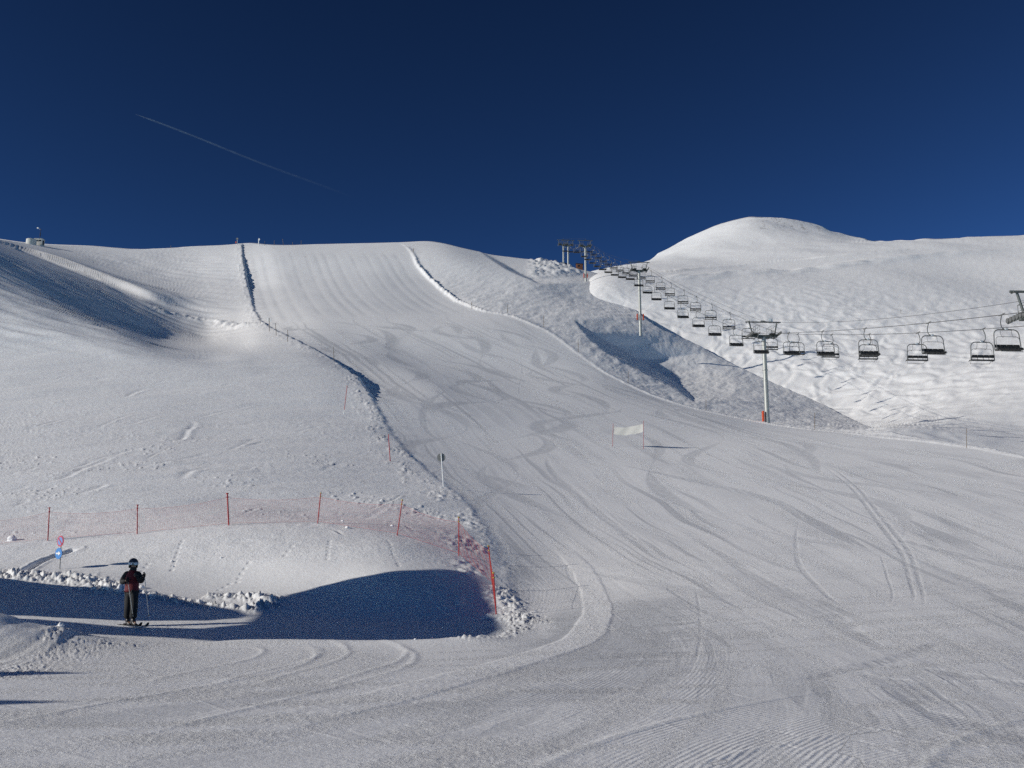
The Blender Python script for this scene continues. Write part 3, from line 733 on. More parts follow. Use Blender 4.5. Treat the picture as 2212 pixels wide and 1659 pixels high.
# ------------------------------------------------------------------ materials
def new_mat(name):
    m = bpy.data.materials.new(name); m.use_nodes = True
    nt = m.node_tree; b = nt.nodes['Principled BSDF']
    return m, nt, b
def paint(name, col, rough=0.5, metal=0.0, var=0.06, scale=8.0, bump=0.0, spec=0.5):
    """plain procedural paint / metal / cloth with a little unevenness"""
    m, nt, b = new_mat(name)
    tc = nt.nodes.new('ShaderNodeTexCoord')
    nz = nt.nodes.new('ShaderNodeTexNoise'); nz.inputs['Scale'].default_value = scale; nz.inputs['Detail'].default_value = 4
    nt.links.new(tc.outputs['Object'], nz.inputs['Vector'])
    mx = nt.nodes.new('ShaderNodeMix'); mx.data_type = 'RGBA'
    mx.inputs['A'].default_value = tuple(c * (1 - var * 2) for c in col) + (1,)
    mx.inputs['B'].default_value = tuple(min(c * (1 + var * 2), 0.95) for c in col) + (1,)
    nt.links.new(nz.outputs['Fac'], mx.inputs['Factor'])
    nt.links.new(mx.outputs['Result'], b.inputs['Base Color'])
    b.inputs['Roughness'].default_value = rough; b.inputs['Metallic'].default_value = metal
    b.inputs['Specular IOR Level'].default_value = spec
    if bump:
        bp = nt.nodes.new('ShaderNodeBump'); bp.inputs['Strength'].default_value = bump; bp.inputs['Distance'].default_value = 0.02
        nt.links.new(nz.outputs['Fac'], bp.inputs['Height']); nt.links.new(bp.outputs['Normal'], b.inputs['Normal'])
    return m
def snow_mat(name, piste=False, rock=False, combed=False):
    m, nt, b = new_mat(name)
    N = nt.nodes.new; Lk = nt.links.new
    def math_(op, a, c=None):
        n = N('ShaderNodeMath'); n.operation = op
        for i, v in enumerate((a, c)):
            if v is None: continue
            if isinstance(v, (int, float)): n.inputs[i].default_value = v
            else: Lk(v, n.inputs[i])
        return n.outputs[0]
    def attr(a):
        n = N('ShaderNodeAttribute'); n.attribute_name = a; return n.outputs['Fac']
    geo = N('ShaderNodeNewGeometry')
    def noise(scale, detail=3.0, rough=0.55, vec=None):
        n = N('ShaderNodeTexNoise'); n.inputs['Scale'].default_value = scale; n.inputs['Detail'].default_value = detail
        n.inputs['Roughness'].default_value = rough
        Lk(vec or geo.outputs['Position'], n.inputs['Vector']); return n.outputs['Fac']
    col = N('ShaderNodeMix'); col.data_type = 'RGBA'
    col.inputs['A'].default_value = (0.86, 0.865, 0.875, 1); col.inputs['B'].default_value = (0.54, 0.555, 0.585, 1)  # second colour: scraped snow with its grazing shade painted in
    if piste:
        Lk(math_('MULTIPLY', attr('skid_shade'), SKID_SHADE_TONE), col.inputs['Factor'])
    else: col.inputs['Factor'].default_value = 0.0
    out = col.outputs['Result']
    if rock:
        c2 = N('ShaderNodeMix'); c2.data_type = 'RGBA'; c2.inputs['B'].default_value = (0.16, 0.14, 0.12, 1)
        Lk(out, c2.inputs['A']); Lk(math_('MULTIPLY', attr('rock'), 0.8), c2.inputs['Factor']); out = c2.outputs['Result']
    Lk(out, b.inputs['Base Color'])
    b.inputs['Roughness'].default_value = 0.62
    b.inputs['Specular IOR Level'].default_value = 0.25
    h = math_('MULTIPLY', noise(7.0, 6.0, 0.72), GRAIN)
    h = math_('ADD', h, math_('MULTIPLY', noise(1.6, 4.0, 0.65), GRAIN * 1.6))
    if piste:
        smoothm = math_('SUBTRACT', 1.0, math_('MULTIPLY', attr('skid_shade'), 0.75))
        h = math_('MULTIPLY', h, math_('MULTIPLY', smoothm, math_('ADD', math_('MULTIPLY', attr('piste'), -0.62), 1.0)))
        g = math_('MULTIPLY', math_('SUBTRACT', noise(11.0, 6.0, 0.75), 0.5), math_('ADD', math_('MULTIPLY', attr('crumb'), 0.060), 0.012))
        h = math_('ADD', h, g)
        s = math_('SINE', math_('MULTIPLY', attr('comb'), 2 * math.pi / 0.075))
        s = math_('MULTIPLY', math_('MULTIPLY', s, attr('combm')), 0.003)
        h = math_('ADD', h, s)
    bp = N('ShaderNodeBump'); bp.inputs['Strength'].default_value = 1.0; bp.inputs['Distance'].default_value = 1.0
    Lk(h, bp.inputs['Height']); Lk(bp.outputs['Normal'], b.inputs['Normal'])
    return m
SKID_SHADE_TONE = 0.9
GRAIN = 0.032
M_slope = snow_mat('groomed_snow', piste=True)
M_hill = snow_mat('wind_snow', rock=True)
M_snow = snow_mat('loose_snow')

o_slope = A.build('ski_slope_terrain', M_slope, [(1.2, 0.12), (4, 0.7), (12, 3.5), (40, 16), (90, 45)])
o_hill = B.build('hill_terrain', M_hill, [(2, 0.2), (8, 1.5), (30, 9), (90, 40), (200, 110)])
# plain snow field under and behind the viewpoint
gm = bpy.data.meshes.new('snow_ground')
gm.from_pydata([(-260, -200, -0.6), (260, -200, -0.6), (260, 3.6, -0.12), (-260, 3.6, -0.12), (260, 30, -1.2), (-260, 30, -1.2)], [], [(0, 1, 2, 3), (3, 2, 4, 5)])
gm.materials.append(M_snow)
og = bpy.data.objects.new('snow_ground', gm); S.collection.objects.link(og); og['kind'] = 'structure'
# ------------------------------------------------------------------ object helpers
class MB:
    """collects boxes, tubes and discs into ONE mesh object"""
    def __init__(self): self.v = []; self.f = []; self.m = []
    def add(self, vs, fs, mi=0):
        o = len(self.v); self.v += [tuple(p) for p in vs]
        self.f += [tuple(i + o for i in f) for f in fs]; self.m += [mi] * len(fs)
    def box(self, c, s, R=None, bev=0.0, mi=0):
        hx, hy, hz = s[0] / 2, s[1] / 2, s[2] / 2
        b = min(bev, hx * .9, hy * .9, hz * .9)
        if b <= 0:
            vs = [Vector((x, y, z)) for x in (-hx, hx) for y in (-hy, hy) for z in (-hz, hz)]
            fs = [(0, 1, 3, 2), (4, 6, 7, 5), (0, 4, 5, 1), (2, 3, 7, 6), (0, 2, 6, 4), (1, 5, 7, 3)]
        else:
            bm = bmesh.new(); bmesh.ops.create_cube(bm, size=1)
            for v in bm.verts: v.co = Vector((v.co.x * s[0], v.co.y * s[1], v.co.z * s[2]))
            bmesh.ops.bevel(bm, geom=bm.edges[:], offset=b, segments=2, affect='EDGES', profile=0.5)
            bm.verts.index_update(); vs = [v.co.copy() for v in bm.verts]; fs = [tuple(v.index for v in f.verts) for f in bm.faces]; bm.free()
        if R is not None: vs = [R @ v for v in vs]
        self.add([v + Vector(c) for v in vs], fs, mi)
    def tube(self, pts, r, n=8, cap=True, mi=0):
        pts = [Vector(p) for p in pts]
        rs = r if isinstance(r, (list, tuple)) else [r] * len(pts)
        vs = []; up = None
        for i, p in enumerate(pts):
            t = (pts[min(i + 1, len(pts) - 1)] - pts[max(i - 1, 0)])
            t = t.normalized() if t.length > 1e-9 else Vector((0, 0, 1))
            if up is None:
                up = Vector((0, 0, 1)) if abs(t.z) < 0.9 else Vector((1, 0, 0))
            a = t.cross(up)
            if a.length < 1e-6: a = t.orthogonal()
            a.normalize(); b = t.cross(a).normalized(); up = -b if (-b).dot(up) > 0 else b
            for k in range(n):
                w = 2 * math.pi * k / n
                vs.append(p + (a * math.cos(w) + b * math.sin(w)) * rs[i])
        fs = []
        for i in range(len(pts) - 1):
            for k in range(n):
                fs.append((i*n + k, i*n + (k+1) % n, (i+1)*n + (k+1) % n, (i+1)*n + k))
        if cap:
            fs.append(tuple(reversed(range(n)))); fs.append(tuple((len(pts)-1)*n + k for k in range(n)))
        self.add(vs, fs, mi)
    def disc(self, c, axis, r, th, n=28, mi=0):
        axis = Vector(axis).normalized(); c = Vector(c)
        self.tube([c - axis * th / 2, c + axis * th / 2], r, n, True, mi)
    def build(self, name, mats, parent=None, smooth=True, loc=None):
        me = bpy.data.meshes.new(name); me.from_pydata(self.v, [], self.f)
        for m in (mats if isinstance(mats, (list, tuple)) else [mats]): me.materials.append(m)
        me.polygons.foreach_set('material_index', self.m)
        bm = bmesh.new(); bm.from_mesh(me); bmesh.ops.recalc_face_normals(bm, faces=bm.faces[:]); bm.to_mesh(me); bm.free()
        if smooth:
            me.polygons.foreach_set('use_smooth', [True] * len(me.polygons))
            me.set_sharp_from_angle(angle=math.radians(40))
        o = bpy.data.objects.new(name, me); S.collection.objects.link(o)
        if parent is not None: o.parent = parent
        if loc is not None: o.location = loc
        return o
def tag(o, label, cat, group=None):
    o['label'] = label; o['category'] = cat
    if group: o['group'] = group
    return o
def empty(name, loc, rz, label, cat, group=None):
    o = bpy.data.objects.new(name, None); S.collection.objects.link(o)
    o.location = loc; o.rotation_euler = (0, 0, rz); o.empty_display_size = 0.2
    return tag(o, label, cat, group)
def copy_tree(o, parent=None):
    c = o.copy(); S.collection.objects.link(c)
    if parent is not None: c.parent = parent
    for ch in [x for x in S.objects if x.parent == o]: copy_tree(ch, c)
    return c
def at(x, y, Y):
    X, Y_, Z = unproj(x, y, Y); return Vector((X, Y_, Z))
def spline(pts, n=6):
    pts = [Vector(p) for p in pts]; out = []
    for i in range(len(pts) - 1):
        p0 = pts[max(i-1, 0)]; p1 = pts[i]; p2 = pts[i+1]; p3 = pts[min(i+2, len(pts)-1)]
        for k in range(n):
            t = k / n
            out.append(0.5 * ((2*p1) + (p2-p0)*t + (2*p0-5*p1+4*p2-p3)*t*t + (3*p1-p0-3*p2+p3)*t**3))
    out.append(pts[-1]); return out

M_galv = paint('galvanised_steel', (0.36, 0.37, 0.35), 0.5, 0.35, 0.08, 3.0)
M_mach = paint('lift_machinery', (0.10, 0.11, 0.105), 0.55, 0.3, 0.15, 4.0)
M_tube = paint('chair_tube', (0.16, 0.16, 0.155), 0.5, 0.3, 0.08, 6.0)
M_black = paint('seat_padding', (0.012, 0.012, 0.013), 0.6, 0, 0.2, 12.0, 0.2)
M_rope = paint('wire_rope', (0.07, 0.07, 0.072), 0.5, 0.4, 0.2, 30.0)
M_plate = paint('pale_plate', (0.55, 0.58, 0.60), 0.5, 0, 0.05)
M_orange = paint('orange_pad', (0.48, 0.065, 0.02), 0.7, 0, 0.08, 5.0, 0.2)
M_red = paint('red_pole', (0.36, 0.018, 0.018), 0.45, 0, 0.08)
M_yellow = paint('yellow_clip', (0.42, 0.30, 0.04), 0.5)
M_net = paint('red_netting', (0.60, 0.075, 0.06), 0.7)
M_wood = paint('weathered_pole', (0.16, 0.12, 0.08), 0.8, 0, 0.15)
M_white = paint('white_paint', (0.76, 0.76, 0.74), 0.5)
M_gray = paint('grey_sign_back', (0.20, 0.20, 0.19), 0.55, 0.2)
M_blue = paint('sign_blue', (0.025, 0.19, 0.52), 0.45)
M_sred = paint('sign_red', (0.50, 0.02, 0.05), 0.45)
M_cloth = paint('banner_cloth', (0.46, 0.455, 0.43), 0.85, 0, 0.06, 4.0)
M_brown = paint('brown_boards', (0.14, 0.055, 0.03), 0.8, 0, 0.2, 3.0)
M_dark = paint('dark_boards', (0.035, 0.03, 0.028), 0.8, 0, 0.2, 3.0)
M_conc = paint('pale_render', (0.55, 0.54, 0.50), 0.85, 0, 0.08, 2.0)
M_glass = paint('dark_window', (0.02, 0.025, 0.03), 0.15)

# ------------------------------------------------------------------ chairlift
LINE_X0, LINE_M, GAUGE = 44.06, -0.060, 2.0
LINE_RZ = math.atan(0.060)
def line_x(Y, side): return LINE_X0 + side * GAUGE + LINE_M * Y
NEAR = [(60, 640), (70, 660), (76, 672), (87.8, 697), (101.4, 711.5), (113, 718), (124.5, 722), (136.7, 721.5), (141, 720), (148.5, 714), (160.9, 694), (170.6, 675), (182, 657), (193, 638), (205.4, 618), (215, 601), (225, 586), (235, 579.5), (246, 576.5), (257, 573), (268, 569), (278, 564), (288, 558), (298, 550.5), (308, 543), (316, 536), (327, 529.5), (352, 529.5), (376, 527.5), (400, 526)]
FAR = [(60, 665), (70, 682), (76, 692), (86.4, 707), (98.5, 719), (110, 726), (121, 727), (132.8, 724.5), (141, 719.5), (153, 699), (164.8, 680), (176, 661.5), (187, 643), (197, 626.5), (208.6, 607), (217.7, 591), (225, 585), (235, 579), (250, 573), (270, 566), (280, 560.5), (290, 555), (300, 548), (310, 539.5), (320, 532), (327, 528.5), (352, 529), (376, 527.5), (400, 526)]
TOP = [(60, 590), (70, 632), (76, 648), (90, 675), (105, 690), (120, 697), (132, 698), (141, 694), (160, 663), (180, 632), (200, 603), (225, 567), (245, 560), (270, 552), (295, 541), (327, 515), (352, 516), (376, 515), (400, 514)]
def rope_z(tab, Y):
    ys = [unproj(0, y, Yk)[2] for Yk, y in tab]
    return float(catmull([t[0] for t in tab], ys, np.array([float(Y)]))[0])
# smooth the measured heights span by span (parabola between supports)
def smooth_tab(tab, sup=(60, 141, 233, 327, 400)):
    Yk = np.array([t[0] for t in tab], float); Zk = np.array([unproj(0, y, Yy)[2] for Yy, y in tab])
    out = []
    for a, b in zip(sup[:-1], sup[1:]):
        za, zb = np.interp([a, b], Yk, Zk)
        m = (Yk > a) & (Yk < b)
        t = (Yk[m] - a) / (b - a); base = za + (zb - za) * t; q = t * (1 - t)
        c = float((q * (Zk[m] - base)).sum() / max((q * q).sum(), 1e-9))
        out.append((a, b, za, zb, c))
    def f(Y):
        for a, b, za, zb, c in out:
            if Y <= b or b == sup[-1]:
                t = (Y - a) / (b - a); return za + (zb - za) * t + c * t * (1 - t)
    return f
zN, zF, zT = smooth_tab(NEAR), smooth_tab(FAR), smooth_tab(TOP)
def rope_tube(mb, side, zf, r, a=58, b=400):
    mb.tube([(line_x(Y, side), Y, zf(Y)) for Y in np.arange(a, b, 3.0)], r, 6)
mb = MB(); rope_tube(mb, -1, zN, 0.027); rope_tube(mb, 1, zF, 0.027)
tag(mb.build('haul_rope', M_rope), 'dark steel haul rope loop carrying all the lift chairs', 'rope')
mb = MB(); rope_tube(mb, 0.0, zT, 0.017)
tag(mb.build('signal_cable', M_rope), 'thin dark signal cable strung over the tops of the lift towers', 'cable')

def make_tower(name, base, h, label, pads, Yt):
    """origin at the foot; h = rope height above the foot"""
    t = empty(name, base, LINE_RZ, label, 'lift tower', 'towers of the chairlift')
    mb = MB()
    ht = h - 0.55
    mb.tube([(0, 0, -4.0), (0, 0, ht * 0.48), (0, 0, ht * 0.48), (0, 0, ht)], [0.34, 0.33, 0.32, 0.29], 24)
    mb.tube([(0, 0, ht * 0.60 - 0.04), (0, 0, ht * 0.60 + 0.04)], 0.40, 24)
    mb.tube([(0, 0, ht * 0.48 - 0.03), (0, 0, ht * 0.48 + 0.03)], 0.355, 24)
    for k in range(int(ht / 0.4)):
        mb.box((0, -0.42, 0.6 + k * 0.4), (0.34, 0.03, 0.03))
    for sx in (-.17, .17): mb.box((sx, -0.42, ht / 2), (0.03, 0.03, ht - 0.8))
    mb.build('mast', M_galv, t)
    mb = MB()
    mb.box((0, 0, h - 0.42), (3.9, 0.36, 0.34), None, 0.04)
    mb.box((0, 0, h - 0.66), (1.5, 0.5, 0.24), None, 0.04)
    for s in (-1, 1):
        mb.box((s * 1.0, 0, h - 0.56), (1.0, 0.4, 0.16), Matrix.Rotation(s * -0.25, 3, 'Y'), 0.03)
    mb.build('crossarm', M_mach, t)
    mb = MB()
    mb.box((0, 0, h + 1.62), (5.1, 0.16, 0.16), None, 0.02)
    for s in (-1, 1):
        mb.tube([(s * 1.55, 0, h - 0.3), (s * 2.0, 0, h + 1.56)], 0.10, 10)
        mb.box((s * 2.3, 0, h + 1.56), (0.1, 0.5, 0.1))
    mb.box((0, 0, h + 1.72), (0.7, 0.3, 0.05)); mb.tube([(-.25, 0, h + 1.74), (-.2, 0, h + 1.9), (.2, 0, h + 1.9), (.25, 0, h + 1.74)], 0.025, 6)
    mb.build('gantry_frame', M_mach, t)
    for s in (-1, 1):
        mb = MB()
        x = s * GAUGE
        mb.box((x - s * 0.10, 0, h - 0.34), (0.07, 3.6, 0.16), None, 0.02)
        mb.box((x - s * 0.34, 0, h - 0.36), (0.42, 0.7, 0.42), None, 0.05)
        for k in range(4):
            mb.box((x - s * 0.07, -1.35 + 0.9 * k, h - 0.33), (0.05, 0.75, 0.30), None, 0.02)
        st = mb.build('sheave_train', M_mach, t)
        mb = MB()
        for k in range(8):
            mb.disc((x, -1.57 + 0.45 * k, h - 0.225), (1, 0, 0), 0.20, 0.10, 16)
        mb.build('wheel', M_tube, st)
    for s in (-1, 1):
        mb = MB(); c = s * 1.12
        mb.box((c, 0, h - 0.20), (0.75, 2.2, 0.05))
        for dx in (-0.32, 0.32):
            for y in (-1.0, 0, 1.0):
                mb.tube([(c + dx, y, h - 0.2), (c + dx, y, h + 0.85)], 0.02, 6)
            mb.tube([(c + dx, -1.05, h + 0.85), (c + dx, 1.05, h + 0.85)], 0.02, 6); mb.tube([(c + dx, -1.05, h + 0.35), (c + dx, 1.05, h + 0.35)], 0.016, 6)
        for y in (-1.0, 1.0):
            mb.tube([(c - .32, y, h + 0.85), (c + .32, y, h + 0.85)], 0.02, 6)
        mb.build('catwalk', M_mach, t)
    for px_ in pads:
        mb = MB(); mb.box((px_, -0.12, 0.55), (0.24, 0.55, 1.5), None, 0.08)
        for k in range(3): mb.box((px_, -0.12, 0.15 + 0.4 * k), (0.26, 0.57, 0.03))
        mb.build('crash_pad', M_orange, t)
    return t
towers = []
def tower(name, bx, by, label, pads, Y=None):
    Yb = Y; b = Vector((line_x(Y, 0), Y, float(unproj(bx, by, Y)[2])))
    h = zN(Yb) - b.z
    t = make_tower(name, b, h, label, pads, Yb)
    print('tower', bx, by, 'Y', round(Yb, 1), 'h', round(h, 1), 'px', proj(b.x, b.y, b.z))
    return t
t1 = tower('lift_tower', 1650, 908, 'nearest grey lift tower, standing at the edge of the run with one orange pad', [-0.62], 141)
mb = MB(); mb.box((0, 0, 0), (0.62, 0.05, 0.46), None, 0.02); mb.box((0.05, -0.03, 0), (0.07, 0.02, 0.26)); mb.box((0.13, -0.03, 0.0), (0.12, 0.02, 0.05))
np_ = mb.build('number_plate', M_plate, t1); np_.location = (1.1, 0, zN(141) - t1.location.z + 1.93)
t2 = tower('lift_tower', 1398, 690, 'second grey lift tower on the snow ridge with an orange pad on each side', [-0.72, 0.72], 233)
t3 = tower('lift_tower', 1265, 599, 'third lift tower below the crest, its arms against the blue sky', [-0.6, 0.55], 327)
t4 = tower('lift_tower', 1227, 573, 'lift tower on the crest in front of the last one, beside the rubble snow', [], 376)
t5 = tower('lift_tower', 1223, 571, 'last lift tower, mostly hidden behind the mast on the crest', [], 392)
# the tower cut by the right edge of the picture stands on the hill behind the piste edge
b5 = Vector((line_x(74.0, 0) + 0.1, 74.0, A.ground(2235, 1010).z))
t6 = make_tower('lift_tower', b5, zN(74.0) - b5.z, 'lift tower cut off by the right picture edge', [-0.62], 74)

def make_chair():
    c = empty('lift_chair', (0, 0, 0), 0, 'chair', 'lift chair', 'four-seat chairs of the chairlift')
    cx = -0.22
    mb = MB()
    mb.tube(spline([(0, 0, 0.02), (0.06, 0, -0.16), (0.155, 0, -0.5), (0.145, 0, -0.8), (0.07, 0, -1.0), (-0.06, 0, -1.085), (cx, 0, -1.10)], 4), 0.042, 8)
    mb.box((0, 0.0, 0.03), (0.10, 0.50, 0.10), None, 0.02); mb.box((0, 0.3, 0.045), (0.05, 0.30, 0.05)); mb.box((0, -0.3, 0.045), (0.05, 0.30, 0.05))
    mb.build('hanger', M_tube, c)
    mb = MB(); mb.box((cx, 0, -1.09), (0.24, 0.2, 0.17), None, 0.02); mb.build('hanger_block', M_plate, c)
    mb = MB()
    half, zt, r = 0.99, -1.15, 0.42
    pts = [(cx - half - 0.06, 0.05, -2.74)]
    for k in range(7):
        w = math.pi - k * math.pi / 12
        pts.append((cx - half + r + r * math.cos(w), 0, zt - r + r * math.sin(w)))
    for k in range(7):
        w = math.pi / 2 - k * math.pi / 12
        pts.append((cx + half - r + r * math.cos(w), 0, zt - r + r * math.sin(w)))
    pts.append((cx + half + 0.06, 0.05, -2.74))
    mb.tube(pts, 0.043, 8)
    mb.box((cx, 0, zt), (0.9, 0.11, 0.10), None, 0.03)
    for s in (-1, 1): mb.tube([(cx + s * 1.05, 0.05, -2.74), (cx + s * 1.03, 0.46, -2.76)], 0.035, 8)
    mb.tube([(cx - 1.03, 0.02, -2.78), (cx + 1.03, 0.02, -2.78)], 0.035, 8)
    mb.build('frame', M_tube, c)
    mb = MB()
    for k in range(4):
        x = cx - 0.765 + 0.51 * k
        mb.box((x, 0.22, -2.70), (0.485, 0.50, 0.10), Matrix.Rotation(0.10, 3, 'X'), 0.03)
    mb.build('seat', M_black, c)
    mb = MB()
    for k in range(4):
        x = cx - 0.765 + 0.51 * k
        mb.box((x, -0.08, -2.42), (0.49, 0.06, 0.26), Matrix.Rotation(0.16, 3, 'X'), 0.025)
    for k in range(5): mb.box((cx - 1.0 + 0.5 * k, -0.05, -2.58), (0.03, 0.03, 0.36))
    mb.box((cx, -0.10, -2.42), (2.02, 0.03, 0.05))
    mb.build('backrest', M_black, c)
    mb = MB()
    q = [(cx - 0.93, 0.18, -2.55), (cx - 0.92, 0.12, -1.95), (cx - 0.82, 0.1, -1.78), (cx - 0.6, 0.1, -1.72), (cx + 0.6, 0.1, -1.72), (cx + 0.82, 0.1, -1.78), (cx + 0.92, 0.12, -1.95), (cx + 0.93, 0.18, -2.55)]
    mb.tube(spline(q, 3), 0.018, 6)
    for x in (-0.46, 0.42):
        mb.tube(spline([(cx + x + 0.04, 0, zt), (cx + x + 0.05, 0.05, -1.5), (cx + x, 0.1, -1.72), (cx + x - 0.08, 0.16, -1.76), (cx + x - 0.12, 0.2, -1.68)], 3), 0.016, 6)
    mb.tube(spline([(cx - 0.9, 0.2, -2.6), (cx - 0.85, 0.5, -2.9), (cx - 0.7, 0.55, -2.95), (cx + 0.7, 0.55, -2.95), (cx + 0.85, 0.5, -2.9), (cx + 0.9, 0.2, -2.6)], 3), 0.018, 6)
    mb.build('restraint_bar', M_tube, c)
    return c
ORD = ['first', 'second', 'third', 'fourth', 'fifth', 'sixth', 'seventh', 'eighth', 'ninth', 'tenth', 'eleventh', 'twelfth', 'thirteenth', 'fourteenth', 'fifteenth', 'sixteenth', 'seventeenth', 'eighteenth', 'nineteenth', 'twentieth', 'twenty-first', 'twenty-second', 'twenty-third', 'twenty-fourth', 'twenty-fifth', 'twenty-sixth', 'twenty-seventh', 'twenty-eighth', 'twenty-ninth']
upY = [76.0, 87.8, 101.4, 113.1, 124.5, 136.7, 148.5, 160.4, 170.8, 182.1, 193.2, 205.4, 214.6, 224.5, 235.2, 246.2, 257.2, 268.0, 278.0, 288.0, 298.2, 308.3, 316.5, 336, 352, 370]
dnY = [86.4, 98.5, 110.1, 121.0, 132.8, 143.6, 154.2, 164.8, 176.2, 187.0, 197.0, 208.6, 217.7, 229, 240, 250.5, 260.5, 270.5, 280.2, 290.2, 300.2, 310.0, 320.0, 329.0, 345, 361]
proto = make_chair(); used = False
for side, lst, zf, rz, what in ((-1, upY, zN, math.pi + LINE_RZ, 'facing downhill on the near rope'), (1, dnY, zF, LINE_RZ, 'seen from behind on the far rope')):
    n_front = n_back = 0
    for i, Yc in enumerate(lst):
        o = proto if not used else copy_tree(proto); used = True
        o.location = (line_x(Yc, side), Yc, zf(Yc) - 0.02)
        o.rotation_euler = (0, 0.0, rz + 0.02 * math.sin(i * 2.3))
        if Yc < 141:
            n_front += 1
            k = len([q for q in lst if q < 141]) - n_front
            o['label'] = 'empty chair %s, %s right of nearest tower' % (what, ORD[k])
        elif Yc < 225:
            n_back += 1
            o['label'] = 'empty chair %s, %s uphill of nearest tower' % (what, ORD[n_back - 1])
        else:
            k = len([q for q in lst if 225 <= q < Yc])
            o['label'] = 'distant chair %s, %s uphill of second tower' % (what, ORD[k])

# ------------------------------------------------------------------ poles, signs, net
def slim_pole(name, base, top, r, mat, label, cat='pole', group=None, cap=None, n=10):
    """base: (x,y) on the slope, top: (x,y) print pixel at the same distance"""
    b = A.ground(*base); t = at(top[0], top[1], b.y)
    e = t - b
    mb = MB(); mb.tube([-e * 0.12, e * 0.5, e], [r, r, r * 0.92], n)
    if cap is None:
        o = mb.build(name, mat, None, True, b); tag(o, label, cat, group); return o
    o = empty(name, b, 0, label, cat, group)
    mb.build('pole', mat, o)
    mb = MB(); mb.tube([e * 0.97, e * 1.0], r * 1.9, n); mb.tube([e * 0.86, e * 0.885], r * 1.7, n)
    mb.build('clip', cap, o)
    return o
posts = [((103, 1172), (107, 1096)), ((296, 1157), (297, 1090)), ((494, 1139), (491, 1065)), ((686, 1138), (693, 1064)), ((858, 1161), (869, 1079)), ((991, 1203), (991, 1116)), ((1064, 1268), (1055, 1178)), ((1072, 1331), (1066, 1236))]
pl = ['leftmost red net post, behind the round road signs', 'second red net post from the left, above the skier', 'thick dark red net post, third from the left', 'fourth red net post from the left, leaning slightly right', 'fifth red net post from the left, leaning right with a yellow clip', 'red net post just left of where the net turns downhill', 'red net post leaning left at the corner of the net', 'last red net post, at the right end by the blue shadow']
net_top, net_bot = [], []
for i, (b, t) in enumerate(posts):
    slim_pole('net_post', b, t, 0.034 if i == 2 else 0.024, M_red, pl[i], 'fence post', 'red posts of the safety net', M_yellow if i > 2 else M_red)
    g = A.ground(*b); T = at(t[0], t[1], g.y)
    net_top.append(g + (T - g) * 0.86); net_bot.append(g + (T - g) * 0.07)
# the net: knotted strands between the posts
mb = MB()
g0 = A.ground(-70, 1185); net_top.insert(0, g0 + Vector((0, 0, 1.15))); net_bot.insert(0, g0 + Vector((0, 0, 0.05)))
NR = 15
for i in range(len(net_top) - 1):
    L = (net_top[i+1] - net_top[i]).length
    n = max(int(L / 0.085), 6)
    grid = []
    for k in range(n + 1):
        u = k / n; sag = 4 * u * (1 - u)
        tp = net_top[i].lerp(net_top[i+1], u) - Vector((0, 0, 0.13 * sag))
        bt = net_bot[i].lerp(net_bot[i+1], u)
        col = []
        for j in range(NR + 1):
            w = j / NR
            p = bt.lerp(tp, w)
            p = p + Vector((0.02 * math.sin(k * .7 + j), 0.10 * math.sin(w * math.pi) * math.sin(u * 5 + i), 0))
            col.append(p)
        grid.append(col)
    def strand(ps, r):
        vs = []
        for p in ps: vs += [p + Vector((r, 0, r * .5)), p + Vector((-r, 0, r * .5)), p + Vector((0, 0, -r))]
        fs = []
        for q in range(len(ps) - 1):
            for e in range(3): fs.append((q*3 + e, q*3 + (e+1) % 3, q*3 + 3 + (e+1) % 3, q*3 + 3 + e))
        mb.add(vs, fs)
    for k in range(n + 1): strand(grid[k], 0.0017)
    for j in range(NR + 1): strand([grid[k][j] for k in range(n + 1)], 0.005 if j in (0, NR) else 0.0017)
tag(mb.build('safety_net', M_net, None, False), 'long red safety net strung along the bank behind the skier', 'safety net')

# sign with two discs beside the road
b = A.ground(129, 1231); T = at(133, 1160, b.y)
sp = empty('road_sign', b, 0, 'thin pole with a red-ringed disc above a blue arrow disc', 'sign')
e = T - b
mb = MB(); mb.tube([-e * .15, e], 0.018, 10); mb.build('pole', M_gray, sp)
nrm = Vector((-0.55, -0.835, 0.0)).normalized(); rgt = Vector((0.835, -0.55, 0)).normalized()
RM = Matrix((rgt, -nrm, Vector((0, 0, 1)))).transposed()
def disc_sign(cy, rad, name, mat):
    c = at(133 if cy < 1180 else 129, cy, b.y) - b + nrm * 0.045
    mb = MB(); mb.disc(c, nrm, rad, 0.02, 36); mb.tube([c - nrm * 0.045, c - nrm * 0.01], 0.03, 8)
    return mb.build(name, mat, sp), c
ppm = F0 / b.y
d1, c1 = disc_sign(1169, 11.5 / ppm, 'no_parking_disc', M_sred)
d2, c2 = disc_sign(1195.5, 11.8 / ppm, 'direction_disc', M_blue)
mb = MB(); mb.disc(c1 + nrm * 0.012, nrm, 8.6 / ppm, 0.012, 32); mb.build('blue_face', paint('sign_pale_blue', (0.15, 0.24, 0.52), 0.45), d1)
mb = MB(); mb.box(c1 + nrm * 0.021, (17.4 / ppm, 0.012, 2.6 / ppm), RM @ Matrix.Rotation(math.radians(45), 3, 'Y')); mb.build('slash', M_sred, d1)
s = 11.8 / ppm
arrow = [(-0.72, -0.14), (0.02, -0.14), (0.02, -0.42), (0.62, 0.0), (0.02, 0.42), (0.02, 0.14), (-0.72, 0.14)]
vs = [c2 + rgt * (x * s) + Vector((0, 0, z * s)) + nrm * k for k in (0.011, 0.019) for x, z in arrow]
mb = MB(); n = 7
